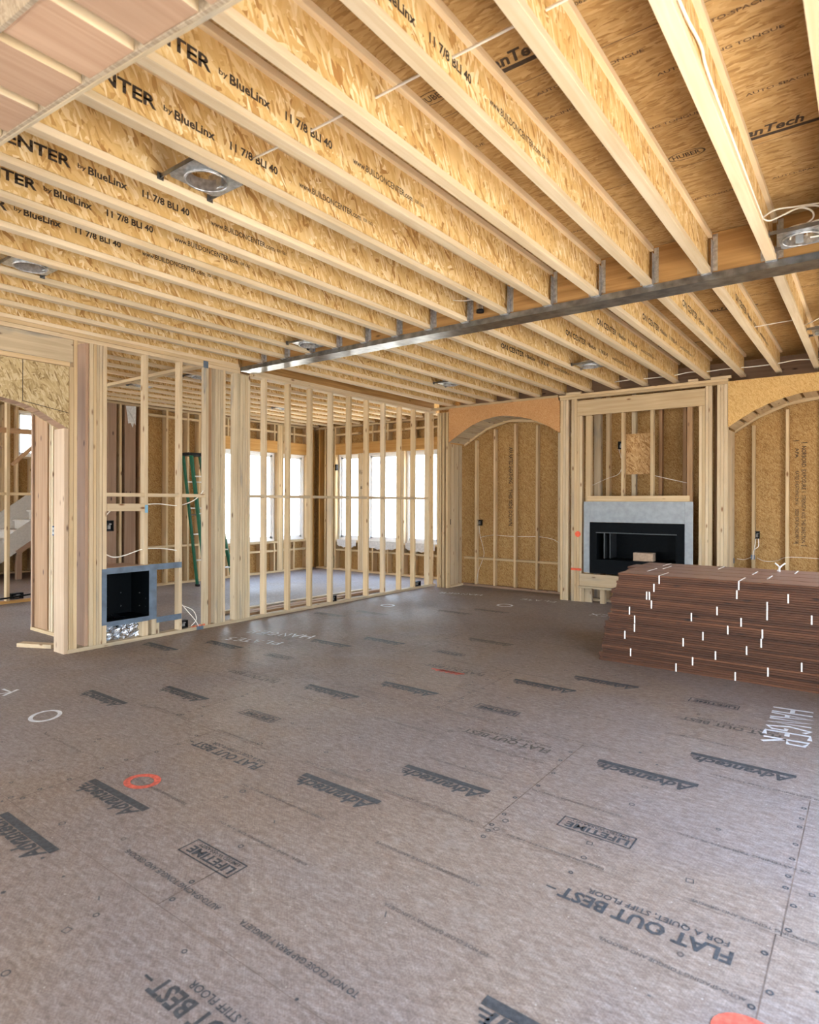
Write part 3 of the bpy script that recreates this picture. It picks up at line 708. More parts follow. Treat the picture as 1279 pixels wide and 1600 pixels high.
for i in range(n+1):
    for j in range(9): f2.v.append(Vector((-6.60+.30*j/8, 3.20+.26*i/n, .254+.035*random.random()*(1-i/n*.7))))
for i in range(n):
    for j in range(8):
        f2.face((i*9+j, i*9+j+1, (i+1)*9+j+1), 0, False); f2.face((i*9+j, (i+1)*9+j+1, (i+1)*9+j), 0, False)
tag(build('foil_sheet', f2, FOIL), 'crumpled foil lying inside the black wall box', 'foil')
tag(build('tape_patch', MB().box(XW+.0005, XW+.002, 3.615, 3.649, 1.355, 1.44), BLUETAG), 'small blue tag on the stud above the black wall box', 'tape')
board('block', -6.318, -6.235, 3.59, 3.66, .04, .198, 'spf', 'short upright block at the right end of the foil', 'block', axis=2)
board('block', -6.318, -6.235, 3.70, 3.79, .04, .203, 'gray', 'short white-faced block under the tape corner', 'block', axis=2)
board('shelf_block', -6.62, -6.25, 3.207, 3.60, .762, .80, 'rose', 'flat lumber frame lying on top of the black wall box', 'block')

# electrical boxes and cables
def ebox(x, y, z, facing, label, w=.055, h=.095, d=.06, flip=False, mat=None):
    r = thing('electrical_box', label, 'electrical box', (x, y, z))
    m = MB(); t = .004
    def B(u0, u1, v0, v1, w0, w1, k=0):   # u across, v depth (0 = front, positive into the wall), w up
        if facing == '+X': m.box(x-v1, x-v0, y+u0, y+u1, z+w0, z+w1, k)
        else: m.box(x+u0, x+u1, y+v0, y+v1, z+w0, z+w1, k)
    B(-w/2, w/2, d-t, d, 0, h); B(-w/2, -w/2+t, 0, d, 0, h); B(w/2-t, w/2, 0, d, 0, h); B(-w/2, w/2, 0, d, 0, t); B(-w/2, w/2, 0, d, h-t, h)
    build('shell', m, mat or BLACK, r)
    m = MB(); B(-w*.2, w*.2, d*.35, d-t, h*.2, h*.55); B(-w*.05, w*.3, d*.25, d-t, h*.6, h*.72)
    build('wire_bundle', m, DULLWIRE, r)
    return r
def cable(pts, label, r=.0062, sub=8, mat=None, cat='cable', name='cable'):
    return tag(build(name, MB().tube(pts, r, sub=sub), mat or WIRE), label, cat)
ebox(XW-.01, 3.245, 1.17, '+X', 'black switch box on the stud left of the taped opening', .075, .11)
ebox(XW-.02, 4.11, .045, '+X', 'black low box on the sole plate beside loose white cable ends', .085, .085)
ebox(XW-.02, 6.545, .04, '+X', 'black low box between fourth and fifth studs of the long wall', .09, .08)
ebox(XW-.03, 8.62, .04, '+X', 'black low box near the far end of the long stud wall', .15, .08)
cable([(-6.27, 3.207, 1.32), (-6.28, 3.3, 1.40), (-6.28, 3.45, 1.415), (-6.28, 3.62, 1.44), (-6.28, 3.80, 1.45), (-6.28, 4.03, 1.43), (-6.28, 4.2, 1.47), (-6.28, 4.30, 1.53), (-6.28, 4.385, 1.62)], 'upper white cable running through studs above the taped box')
cable([(-6.27, 3.207, .94), (-6.28, 3.3, .90), (-6.28, 3.42, .91), (-6.28, 3.60, .96), (-6.28, 3.75, .965), (-6.28, 3.9, .95), (-6.28, 4.05, .92)], 'lower white cable running through studs just above the taped box')
cable([(-6.26, 4.065, .33), (-6.22, 4.14, .22), (-6.21, 4.22, .12), (-6.22, 4.27, .045)], 'loose white cable dropping to the low box, longer strand', .004)
cable([(-6.26, 4.065, .31), (-6.22, 4.19, .24), (-6.22, 4.24, .13), (-6.23, 4.18, .06)], 'loose white cable dropping to the low box, looped strand', .004)
fs = MB()
for i in range(9): fs.box(-6.25, -6.228, 4.19+.02*i, 4.203+.02*i, .039, .045+.006*(i % 3))
tag(build('sealant_smear', fs, COPPER), 'orange foam smear on the sole plate by the low box', 'sealant')
build_t = tag(build('tape_patch', MB().box(XW-.05, XW+.002, 4.25, 4.34, .0385, .0405).box(XW, XW+.002, 4.25, 4.34, .0, .0405), TAPE), 'small grey tape patch wrapped over the sole plate', 'tape')
tag(build('tape_patch', MB().box(XW+.0005, XW+.003, 4.33, 4.395, 3.03, 3.11), TAPE), 'small grey tape patch on the top plate above the weathered stud', 'tape')

# ================================================================== FAR WALL: corner, niches, fireplace
z1 = 3.028
def fstud(x0_, x1_, lab, var='spf', y0_=YF, d=.089, z0=0, z1_=z1, group=None, name='stud'):
    return board(name, x0_, x1_, y0_, y0_+d, z0, z1_, var, lab, 'stud', group, axis=2)
for i, (a, b) in enumerate(((-6.10, -6.062), (-6.055, -6.017), (-5.995, -5.957), (-5.92, -5.882))):
    fstud(a, b, f'stud at the far left corner, {ORD[i+1]} from the long stud wall', 'pine', group='far corner studs')
board('top_plate', -6.22, -3.88, YF, YF+.089, 3.085, 3.121, 'pine', 'top plate over the left arched niche', 'plate')
def arch_pts(flip=None):
    P = [(-5.864, 2.505), (-5.646, 2.636), (-5.409, 2.765), (-5.201, 2.836), (-4.976, 2.876), (-4.80, 2.882), (-4.522, 2.838), (-4.355, 2.792), (-4.181, 2.728), (-4.011, 2.643), (-3.845, 2.54)]
    return P
A1 = arch_pts()
A2 = [(-1.532, 2.465), (-1.399, 2.552), (-1.241, 2.650), (-1.075, 2.727), (-.914, 2.785), (-.725, 2.828), (-.542, 2.838)]
A2 = A2 + [(-1.084-x, z_) for x, z_ in A2[-2::-1]]
def niche(nm, A, lab, mats, ztop, col):
    r = thing('arch_header', lab, 'arch', ((A[0][0]+A[-1][0])/2, YF+.25, A[0][1]))
    pm = MB().prism([(A[0][0], ztop)] + [A[0]] + A[1:] + [(A[-1][0], ztop)], 'XZ', YF, YF+.012, 0)
    build('panel', pm, mats, r)
    # soffit boards: flat lumber blocks bent round the curve with gaps
    pts = []
    for (xa, za), (xb, zb) in zip(A[:-1], A[1:]):
        for q in range(4): pts.append((xa+(xb-xa)*q/4, za+(zb-za)*q/4))
    pts.append(A[-1])
    cum = [0]
    for p, q in zip(pts[:-1], pts[1:]): cum.append(cum[-1]+math.hypot(q[0]-p[0], q[1]-p[1]))
    def at(s_):
        for i in range(len(cum)-1):
            if cum[i+1] >= s_:
                t = (s_-cum[i])/(cum[i+1]-cum[i]); return (pts[i][0]+(pts[i+1][0]-pts[i][0])*t, pts[i][1]+(pts[i+1][1]-pts[i][1])*t)
        return pts[-1]
    s_ = .004
    while s_ < cum[-1]-.05:
        w = min(.145, cum[-1]-s_); p, q = at(s_), at(s_+w); L = math.hypot(q[0]-p[0], q[1]-p[1]); n_ = (-(q[1]-p[1])/L*.038, (q[0]-p[0])/L*.038)
        m = MB().prism([p, q, (q[0]+n_[0], q[1]+n_[1]), (p[0]+n_[0], p[1]+n_[1])], 'XZ', YF+.013, YB+.0)
        build('soffit_block', m, WOOD[col][1], r)
        s_ += w+.035
    for (xa, za), (xb, zb) in zip(A[::2][:-1], A[::2][1:]):
        m = MB().prism([(xa, za-.03), (xb, zb-.03), (xb, zb+.03), (xa, za+.03)], 'XZ', YB+.001, YB+.038)
        build('back_rib', m, WOOD['pine'][0], r)
    return r
niche('l', A1, 'reddish panel arch header over the left niche in the far corner', [PLY_RED], 3.084, 'gray')
niche('r', A2, 'golden strand board arch header right of the fireplace', [OSB_GOLD], 3.06, 'pine')
def arch_z(A, x):
    for (xa, za), (xb, zb) in zip(A[:-1], A[1:]):
        if xa <= x <= xb: return za+(zb-za)*(x-xa)/(xb-xa)
    return A[0][1]
board('sole_plate', -5.90, -3.85, YB, YB+.081, 0, .038, 'rose', 'sole plate along the back of the left niche', 'plate')
for i, x in enumerate((-5.639, -5.268, -4.879, -4.477)):
    fstud(x, x+.038, f'stud at the back of the left niche, {ORD[i+1]} from the long stud wall', 'pine', YB, .081, .038, arch_z(A1, x)-.075, 'left niche back studs')
fstud(-4.09, -4.03, 'grey stud at the right end of the left niche back', 'gray', YB, .081, .038, 2.6)
bxs = [-5.86, -5.639, -5.268, -4.879, -4.477, -4.09]
for i in range(5):
    board('blocking', bxs[i]+(.039 if i else 0), bxs[i+1]-.001, YB+.002, YB+.079, .477, .512, 'pine', f'low horizontal block in the left niche, {ORD[i+1]} from the left', 'block', 'low blocking of the left niche', axis=0)
# niche side frame on the left
for i, (a, b, v) in enumerate(((9.10, 9.185, 'spf'), (9.20, 9.33, 'spf'), (9.372, 9.448, 'spf'))):
    board('stud', -5.94, -5.902, a, b, .038, 2.49, v, f'pale stud in the left niche side wall, {ORD[i+1]} from the room', 'stud', 'left niche side studs', axis=2)
board('sole_plate', -5.94, -5.872, 9.045, 9.45, 0, .038, 'spf', 'short sole plate under the left niche side wall', 'plate')
board('plank', -5.96, -5.945, 9.045, 9.5, .04, 2.5, 'brown', 'dark board closing the left niche side wall', 'plank')
ebox(-5.906, 9.11, 1.09, '+X', 'black box on the left niche side wall stud', .045, .09, .02)
ebox(-5.565, YB+.005, 1.07, '-Y', 'black box beside the first back stud in the left niche', .09, .10, .06)
cable([(-5.565, YB+.03, 1.07), (-5.56, YB+.05, .9), (-5.50, YB+.07, .65), (-5.50, YB+.07, .52), (-5.58, YB+.02, .25), (-5.59, YB+.0, .05)], 'thin white cable dropping from the left niche box to the floor', .0035)
cable([(-5.55, YB+.03, .86), (-5.30, YB+.05, .91), (-5.0, YB+.06, .90), (-4.7, YB+.06, .905), (-4.42, YB+.05, .91), (-4.2, YB+.05, .88), (-4.06, YB-.02, .83)], 'thin white cable running sideways across the left niche studs', .0035)
# columns beside fireplace
def column(xs, lab, var, d=.089, short=()):
    r = thing('built_up_column', lab, 'column', ((xs[0]+xs[-1])/2, YF+d/2, 0))
    for i, (a, b) in enumerate(zip(xs[:-1], xs[1:])): build('ply', MB().lum(a+.0012, b-.0012, YF+random.uniform(0, .004), YF+d, 0, 2.77 if i in short else z1, axis=2), WOOD[random.choice(var)][2], r)
    return r
column([-3.836, -3.795, -3.752, -3.708], 'three-ply column at the right edge of the left niche', ['spf', 'pine'])
c2 = column([-3.662, -3.617, -3.572, -3.532, -3.492], 'four-ply column with orange paint marks left of the fireplace', ['spf', 'pine', 'spf'], short=(2, 3))
mk = MB(); mk.box(-3.664, -3.502, YF-.0012, YF-.0004, .462, .496); mk.box(-3.52, -3.49, YF-.0012, YF-.0004, .47, .482)
for k in range(10):
    a = 6.283*k/10; mk.quad([(-3.555, YF-.001, 1.007), (-3.555+.045*math.cos(a), YF-.001, 1.007+.045*math.sin(a)), (-3.555+.045*math.cos(a+.63), YF-.001, 1.007+.045*math.sin(a+.63))][::-1])
build('paint_mark', mk, OPAINT, c2)
column([-1.884, -1.843, -1.803, -1.764, -1.724], 'four-ply column right of the fireplace header', ['pine', 'spf', 'pine'], short=(0, 1))
column([-1.662, -1.622, -1.58, -1.537], 'three-ply column at the left edge of the right niche', ['pine', 'spf'])
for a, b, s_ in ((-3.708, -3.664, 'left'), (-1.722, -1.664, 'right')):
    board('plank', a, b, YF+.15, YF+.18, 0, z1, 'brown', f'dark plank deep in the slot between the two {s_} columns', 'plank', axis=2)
board('top_plate', -3.87, -1.532, YF, YF+.089, 3.03, 3.066, 'pine', 'lower top plate above the fireplace header', 'plate')
board('top_plate', -3.87, -1.532, YF, YF+.089, 3.068, 3.104, 'pine', 'upper top plate above the fireplace header', 'plate')
for a, b, s_ in ((-3.75, -3.52, 'left end of the fireplace wall plates'), (-2.02, -1.90, 'plates just left of the right columns'), (-1.74, -1.50, 'plates above the right columns')):
    board('block', a, b, YF+.005, YF+.06, 3.106, 3.14, 'spf', f'small wood block lying on the {s_}', 'block', axis=0)
board('header', -3.569, -1.805, YF-.006, YF+.032, 2.772, 3.0, 'pine', 'wide knotty header board over the fireplace framing', 'header')
for a, b, lab in ((-3.437, -3.362, 'double-wide stud at the left of the opening above the fireplace'), (-2.913, -2.878, 'left stud crossing the opening above the fireplace'), (-2.51, -2.470, 'right stud crossing the opening above the fireplace'), (-2.03, -1.966, 'brown stud at the right of the opening above the fireplace')):
    fstud(a, b, lab, 'pine' if a < -2.2 else 'brown', z0=.43 if a in (-3.437, -2.03) else 1.578, z1_=2.770)
board('sill', -3.407, -1.995, YF-.012, YF+.076, 1.495, 1.576, 'pine', 'horizontal pine sill on top of the grey fireplace surround', 'sill')
sr = thing('fireplace_surround', 'grey cement board surround framing the black fireplace', 'surround', (-2.70, YF, .444))
yc = YF-.016
build('side_panel', MB().box(-3.458, -3.368, yc, yc+.014, .444, 1.493), CEM, sr); build('side_panel', MB().box(-2.052, -1.949, yc, yc+.014, .444, 1.493), CEM, sr)
build('top_panel', MB().box(-3.366, -2.054, yc+.001, yc+.014, 1.193, 1.493), CEM, sr)
fp = thing('fireplace', 'black rectangular metal fireplace insert in the grey surround', 'fireplace', (-2.71, YF+.2, .44))
fr = MB(); ya, yb = YF-.02, YF+.01
fr.box(-3.364, -2.058, ya, yb, 1.045, 1.19).box(-3.364, -2.058, ya, yb, .442, .648).box(-3.364, -3.26, ya, yb, .648, 1.045).box(-2.164, -2.058, ya, yb, .648, 1.045)
build('face', fr, BLKMET, fp)
fb = MB().box(-3.27, -2.15, YF+.42, YF+.43, .62, 1.07).box(-3.275, -3.262, YF, YF+.43, .62, 1.07).box(-2.16, -2.147, YF, YF+.43, .62, 1.07).box(-3.27, -2.15, YF, YF+.43, .60, .648).box(-3.27, -2.15, YF, YF+.43, 1.047, 1.07)
build('firebox', fb, BLKMET, fp)
build('hood', MB().box(-3.27, -2.155, YF-.03, YF, 1.034, 1.046), DARKMET, fp)
gl = MB().box(-3.18, -3.165, YF+.05, YF+.4, .66, 1.03); gl.box(-3.11, -3.10, YF+.1, YF+.38, .66, 1.03)
build('liner', gl, DARKMET, fp)
tag(build('cardboard_box', MB().box(-2.76, -2.49, YF+.07, YF+.22, .65, .765).box(-2.76, -2.49, YF+.13, YF+.15, .765, .766, 1), [CARD, WIRE]), 'small brown cardboard box lying inside the black fireplace', 'box')
board('hearth_board', -3.518, -1.9, YF-.028, YF+.01, .243, .424, 'spf', 'wide pale board below the fireplace surround', 'board')
board('plank', -3.53, -1.88, YF-.06, YF+.07, .211, .241, 'gray', 'dark flat plank under the wide hearth board', 'plank')
for a, b, v, s_ in ((-3.49, -3.46, 'spf', 'pale, tight against the painted column'), (-3.458, -3.352, 'gray', 'dark and set back'), (-3.217, -3.147, 'spf', 'pale, in the middle of the gap'), (-2.8, -2.76, 'spf', 'behind the board stack')):
    board('cripple_stud', a, b, YF + (.03 if v == 'gray' else 0), YF+.08, 0, .209, v, f'short stud under the hearth plank, {s_}', 'stud', axis=2)
board('sole_plate', -3.49, -1.9, YF+.2, YF+.28, 0, .038, 'gray', 'sole plate in the void under the fireplace', 'plate')
for a, b, v, s_ in ((-3.50, -3.39, 'gray', 'wide and grey at the left'), (-3.309, -3.25, 'pine', 'left of the black box'), (-2.92, -2.86, 'gray', 'behind the small strand board square'), (-2.53, -2.48, 'brown', 'right of the strand board square'), (-2.2, -2.15, 'brown', 'at the right end')):
    fstud(a, b, f'stud at the chase back above the fireplace, {s_}', v, YB, .085, .0, 3.1)
board('blocking', -3.5, -2.15, YB-.004, YB-.0005, .30, .33, 'rose', 'thin ledger strip at the back of the fireplace chase', 'block', axis=0)
tag(build('panel_square', MB().box(-2.874, -2.512, YF+.005+.089, YF+.106, 1.884, 2.465), OSB_CHIP), 'square strand board panel behind the studs above the fireplace', 'panel')
ebox(-2.941, YF+.03, 2.25, '-Y', 'black box on the stud left of the strand board square', .06, .11)
cable([(-2.965, YF+.06, 2.25), (-2.94, YF+.12, 2.05), (-3.0, YF+.16, 1.9), (-3.2, YF+.2, 1.83), (-3.45, YF+.2, 1.72)], 'thin white cable left of the strand board square above the fireplace', .0035)
cable([(-2.48, YF+.1, 1.86), (-2.25, YF+.1, 1.80), (-2.05, YF+.1, 1.75)], 'thin white cable right of the strand board square above the fireplace', .0035)
# right niche
for i, (a, b) in enumerate(((8.965, 9.11), (9.115, 9.26), (9.265, 9.447))):
    board('stud', -1.572, -1.534, a, b, 0, 2.44, 'spf', f'pale stud in the right niche side wall, {ORD[i+1]} from the room', 'stud', 'right niche side studs', axis=2)
for i, x in enumerate((-1.327, -.937, -.54, -.13)):
    fstud(x, x+.038, f'stud at the back of the right niche, {ORD[i+1]} from the fireplace', 'pine', YB, .081, .038, arch_z(A2, x)-.075, 'right niche back studs')
board('sole_plate', -1.52, .45, YB, YB+.081, 0, .038, 'pine', 'sole plate along the back of the right niche', 'plate')
ebox(-1.268, YB+.005, 1.0, '-Y', 'black outlet box on the first back stud of the right niche', .065, .10)
for i, dx in enumerate((-.012, .016)):
    cable([(-1.268+dx, YB+.03, 1.0), (-1.27+dx*1.5, YB+.0, .9), (-1.30, YB-.005, .82+.02*i), (-1.31, YB-.003, .72)], f'white cable below the right niche outlet box, {("left", "right")[i]} strand', .0045)
cable([(-1.50, YB-.01, .72), (-1.42, YB+.03, .71), (-1.33, YB-.004, .75)], 'short thin cable across the left end of the right niche', .0035)
cable([(-1.27, YB+.06, .74), (-1.18, YB+.07, .70), (-1.05, YB+.07, .71), (-.92, YB-.003, .77), (-.7, YB+.07, .77), (-.4, YB+.07, .76)], 'long thin cable across the back of the right niche', .0035)
tag(build('tape_patch', MB().box(-1.335, -1.287, YB-.003, YB-.001, .72, .78), TAPE), 'grey patch on the right niche first back stud', 'tape')
tag(build('tape_patch', MB().box(-1.533, -1.530, 9.36, 9.44, .66, .73), TAPE), 'grey patch on the right niche side wall', 'tape')

# ================================================================== BOARD STACK
LH = .0755
straps = {}
for x, zt in [(-1.53, .83), (-1.576, .754), (-1.639, .68), (-1.615, .68), (-1.597, .599), (-1.792, .527), (-1.745, .452), (-1.745, .377), (-1.833, .304), (-1.779, .153), (-1.264, .522), (-1.171, .374), (-1.331, .298), (-1.253, .146), (-1.388, .073),
              (-.899, .825), (-.914, .747), (-1.063, .596), (-.882, .518), (-.981, .444), (-.694, .671), (-.694, .596), (-.549, .744), (-.391, .59), (-.728, .442), (-.735, .37), (-.841, .296), (-1.074, .222), (-.924, .069), (-.687, .14), (-.457, .217)]:
    straps.setdefault(max(0, min(10, round(zt/LH)-1)), []).append(x)
TOPS = {1: [-1.72, -.73], 2: [-1.66, -.885], 3: [-1.74, -1.224, -.585]}
SY0 = 5.75; RW = .31
bm_cache = {}
def bmesh_var(i, L):
    key = (i, round(L, 2))
    if key not in bm_cache:
        m = MB().lum(-L/2, L/2, -RW/2+.006, RW/2-.008, 0, LH/4-.0009, c=.0015, axis=0)
        m.m = [1 if f_ in (2+0, 2+4) else 0 for f_ in range(len(m.f))]; bm_cache[key] = build('board', m, [WOOD['board'][0], WOOD['board_lit'][0]], None, (0, 0, 0)); return bm_cache[key], True  # top and bottom faces take the colour with light painted in
    return bm_cache[key], False
XR = .42
for lay in range(11):
    for row in range(4):
        xl = -2.06 + .155*(lay/10)**1.3 + random.uniform(-.015, .02)
        if row: xl = -2.10 + .13*(lay/10) + random.uniform(-.03, .05)
        if lay == 10: xl = (-1.885, -1.905, -2.0, -1.945)[row]
        xl = round(xl, 2); L = XR-xl; xc = (XR+xl)/2; yc_ = SY0+RW*(row+.5)+(random.uniform(-.003, .003) if row == 0 else 0)
        rl = ('front row', 'second row back', 'third row back', 'rearmost row')[row]
        ll = 'top layer' if lay == 10 else ('bottom layer on the floor' if lay == 0 else f'{ORD[lay+1]} layer up')
        r = thing('board_bundle', f'strapped bundle of brown boards in the stack, {rl}, {ll}', 'bundle', (xc, yc_, lay*LH), 'bundles of brown boards in the stack')
        for q in range(4):
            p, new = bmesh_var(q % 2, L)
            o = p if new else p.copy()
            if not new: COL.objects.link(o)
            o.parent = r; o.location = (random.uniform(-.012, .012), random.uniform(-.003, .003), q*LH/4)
        sx = straps.get(lay, []) if row == 0 else (TOPS[row] if lay == 10 else [xl+.25+random.uniform(-.1, .1), -.95+random.uniform(-.2, .2)])
        for x in sx:
            m = MB(); f_, t_, w_ = yc_-RW/2-.004, lay*LH, .0055
            m.box(x-w_, x+w_, f_, f_+.0022, t_+.002, t_+LH-.001)
            if lay == 10: m.box(x-w_, x+w_, f_, f_+RW*.985, t_+LH-.001, t_+LH+.0012)
            build('strap', m, STRAP, r)
cable([(-.735, 6.80, .832), (-.725, 6.82, .87), (-.76, 6.83, .905)], 'loose white strap end sticking up from the stack, left prong', .007, mat=STRAP, name='strap_end', cat='strap')
cable([(-.715, 6.76, .832), (-.715, 6.78, .87), (-.675, 6.80, .91)], 'loose white strap end sticking up from the stack, right prong', .007, mat=STRAP, name='strap_end', cat='strap')

# ================================================================== NEAR ARCHED SOFFIT (top left, close to the camera)
def nz_(x): return 2.903 - .0735*(x+2.787) - .0153*(x+2.787)**2
na = thing('arch_header', 'blurred arched soffit of wide brown boards overhead at top left', 'arch', (-3.0, .86, 2.38))
AR = [(-6.2+6.4*i/32, nz_(-6.2+6.4*i/32)) for i in range(33)]
for ya, yb in ((.988, 1.0), (.722, .734)):
    build('panel', MB().prism([(-6.2, 3.11)] + AR + [(.2, 3.11)], 'XZ', ya, yb), OSB_GREY, na)
xk = -2.412 - .322*11
while xk < .1:
    a, b = xk+.055, xk+.322   # one flat board, then a gap
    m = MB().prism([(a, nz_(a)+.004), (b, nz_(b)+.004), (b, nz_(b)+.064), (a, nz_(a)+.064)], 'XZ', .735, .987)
    m.m = [0 if i in (2,) else 1 for i in range(len(m.f))]  # brown underside, paler sides: light on the edges put into the colour
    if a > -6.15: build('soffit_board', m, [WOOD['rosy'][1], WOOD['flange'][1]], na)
    xk += .322
build('backing', MB().prism([(x, z_+.11) for x, z_ in AR] + [(x, z_+.125) for x, z_ in AR[::-1]], 'XZ', .735, .987), WOOD['brown'][0], na)
build('edge_strip', MB().prism([(x, z_-.004) for x, z_ in AR] + [(x, z_+.02) for x, z_ in AR[::-1]], 'XZ', 1.0005, 1.012), WOOD['gray'][0], na)

# ================================================================== RECESSED LIGHT FRAMES
def can_light(x, y, xl, xr, label, jbox=False, housing=False, z=CZ+.03, r=.104, rot=False):
    t = thing('recessed_light_frame', label, 'light frame', (x, y, z), 'recessed light frames between the joists')
    m = MB(); n = 32; hx, hy = .125, .15; ox = 0.0
    def rect(k):
        a = 6.2832*k/n; ca, sa = math.cos(a), math.sin(a); s_ = min(hx/abs(ca) if abs(ca) > 1e-6 else 9, hy/abs(sa) if abs(sa) > 1e-6 else 9)
        return (x+ca*s_, y+sa*s_)
    for zz_ in (z, z+.003):
        a_ = m.add([(x+r*math.cos(6.2832*k/n), y+r*math.sin(6.2832*k/n), zz_) for k in range(n)]); b_ = m.add([(*rect(k), zz_) for k in range(n)])
        for k in range(n):
            q = (a_+k, a_+(k+1) % n, b_+(k+1) % n, b_+k); m.face(q if zz_ == z else q[::-1], 0)
    build('plate', m, GALV, t)
    c = MB()
    for r1, z0_, z1_ in ((r, z-.012, z+.05), (r-.004, z-.012, z+.05)): c.cyl((x, y), r1, z0_, z1_, n=32)
    c.tube([(x+(r+.003)*math.cos(6.2832*k/32), y+(r+.003)*math.sin(6.2832*k/32), z-.010) for k in range(33)], .006, n=6)
    build('collar', c, GALV, t)
    for s_ in (-1, 1):
        b = MB().obar((xl+.036, y+s_*hy, z+.012), (xr-.036, y+s_*hy, z+.012), .004, .022)
        b.box(xl+.032, xl+.036, y+s_*hy-.018, y+s_*hy+.018, z-.008, z+.03); b.box(xr-.036, xr-.032, y+s_*hy-.018, y+s_*hy+.018, z-.008, z+.03)
        build('hanger_bar', b, STEEL, t)
    build('junction_box', MB().box(x-.11, x+.0, y+.09, y+.145, z+.004, z+.09), GALV if not jbox else CEM, t)
    return t
def jb(k): return JX(k+1), JX(k)
for x, y, k, lab in ((-2.79, 1.955, 5, 'metal recessed light frame overhead at left, its round hole facing down'), (-4.83, 1.93, 10, 'metal recessed light frame at the left picture edge under the ceiling'),
                     (-.372, 4.62, -1, 'metal recessed light frame beside the beam at right, trailing white cable loops'), (-4.83, 7.40, 10, 'metal recessed light frame beyond the beam, above the far end of the stud wall'),
                     (-2.80, 7.42, 5, 'metal recessed light frame beyond the beam, above the left niche and fireplace'), (-.372, 7.28, -1, 'metal recessed light frame beyond the beam at the right picture edge'),
                     (-4.83, 4.66, 10, 'metal recessed light frame close to the beam at its left part')):
    a, b = jb(k); can_light(x, y, a, b, lab, jbox=(k == -1))
for x, y, k, lab in ((-8.49, 4.9, 19, 'metal light frame in the back room ceiling, seen left of the taped opening studs'), (-7.27, 5.0, 16, 'metal light frame in the back room ceiling, seen near the weathered stud'), (-8.49, 7.6, 19, 'metal light frame in the back room ceiling, seen above the long stud wall')):
    a, b = jb(k); can_light(x, y, a, b, lab)
sn = thing('ceiling_socket', 'small silver cylinder with black face hanging beside a joist at the beam', 'socket', (-2.815, 4.80, 3.17))
m = MB(); a_, b_ = m.cyl((-2.815, 4.80), .032, 3.185, 3.30, n=20); m.face([b_+k for k in range(20)]); build('can', m, TIN, sn)
m = MB(); a_, b_ = m.cyl((-2.815, 4.80), .034, 3.165, 3.19, n=20); m.face([a_+k for k in range(20)][::-1]); m.face([b_+k for k in range(20)]); build('face', m, BLACK, sn)
build('bracket', MB().box(-2.98, -2.815, 4.795, 4.80, 3.29, 3.30), GALV, sn)

# ceiling cables
cable([(-2.62, 2.10, 3.262), (-2.19, 2.12, 3.272), (-1.78, 2.12, 3.275), (-1.38, 2.12, 3.28), (-.97, 2.12, 3.282), (-.57, 2.12, 3.284), (-.1, 2.12, 3.286)], 'white cable threaded straight through the near joist webs', .006, 3)
x0_ = JX(0)+.012
cable([(x0_, .3, 3.23), (x0_, 1.2, 3.24), (x0_, 1.9, 3.25), (x0_+.004, 2.35, 3.235), (x0_+.008, 2.62, 3.262), (x0_, 2.80, 3.25), (x0_, 3.5, 3.235), (x0_, 4.10, 3.225), (x0_, 4.35, 3.225)], 'white cable stapled along the side of a near joist', .0065)
zc = 3.23
cable([(x0_, 4.35, zc), (-.50, 4.45, zc+.07), (-.40, 4.55, zc+.10), (-.30, 4.6, zc+.11), (-.17, 4.62, zc+.10)], 'white cable arching from the joist to the next bay above the light frame', .0055)
cable([(x0_, 4.36, zc-.003), (-.52, 4.40, zc-.01), (-.45, 4.5, zc+.05), (-.38, 4.56, zc+.09), (-.32, 4.6, zc+.07), (-.315, 4.62, zc+.03), (-.37, 4.63, zc+.0), (-.425, 4.64, zc-.03), (-.44, 4.66, zc-.06)], 'white cable looping down into the light frame box, left loop', .0055)
cable([(-.38, 4.56, zc+.098), (-.29, 4.62, zc+.10), (-.24, 4.66, zc+.06), (-.26, 4.66, zc+.03), (-.33, 4.66, zc+.02), (-.345, 4.67, zc-.02), (-.35, 4.68, zc-.05)], 'white cable looping down into the light frame box, right loop', .0055)
cable([(-.30, 4.75, zc+.01), (-.25, 4.72, zc+.02), (-.22, 4.70, zc-.02), (-.26, 4.66, zc-.07), (-.33, 4.62, zc-.085)], 'white cable hooking under the light frame beside the beam', .0055)
P = []
for k in range(6, -3, -1):
    P.append((JX(k), 8.93, 3.215)); P.append((JX(k)+.2, 8.93, 3.222 + .012*math.sin(k*2.1)))
cable(P[:-1], 'white cable threaded through the far joist ends above the fireplace wall', .007, 4)
cable([(JX(1)-.03, 7.05, 3.24), (JX(1)+.2, 7.1, 3.262), (JX(0)-.0, 7.12, 3.27)], 'thin white cable between two joists beyond the beam at right', .005, 6)
cable([(JX(0), 7.2, 3.22), (-.5, 7.22, 3.25), (-.42, 7.25, 3.29), (-.35, 7.3, 3.30)], 'white cable curling to the light frame at the right edge', .0055, 6)
cable([(JX(6)+.02, 4.62, 3.26), (-2.9, 4.66, 3.25), (-2.83, 4.79, 3.295)], 'thin cable reaching the small silver ceiling socket', .004, 6)

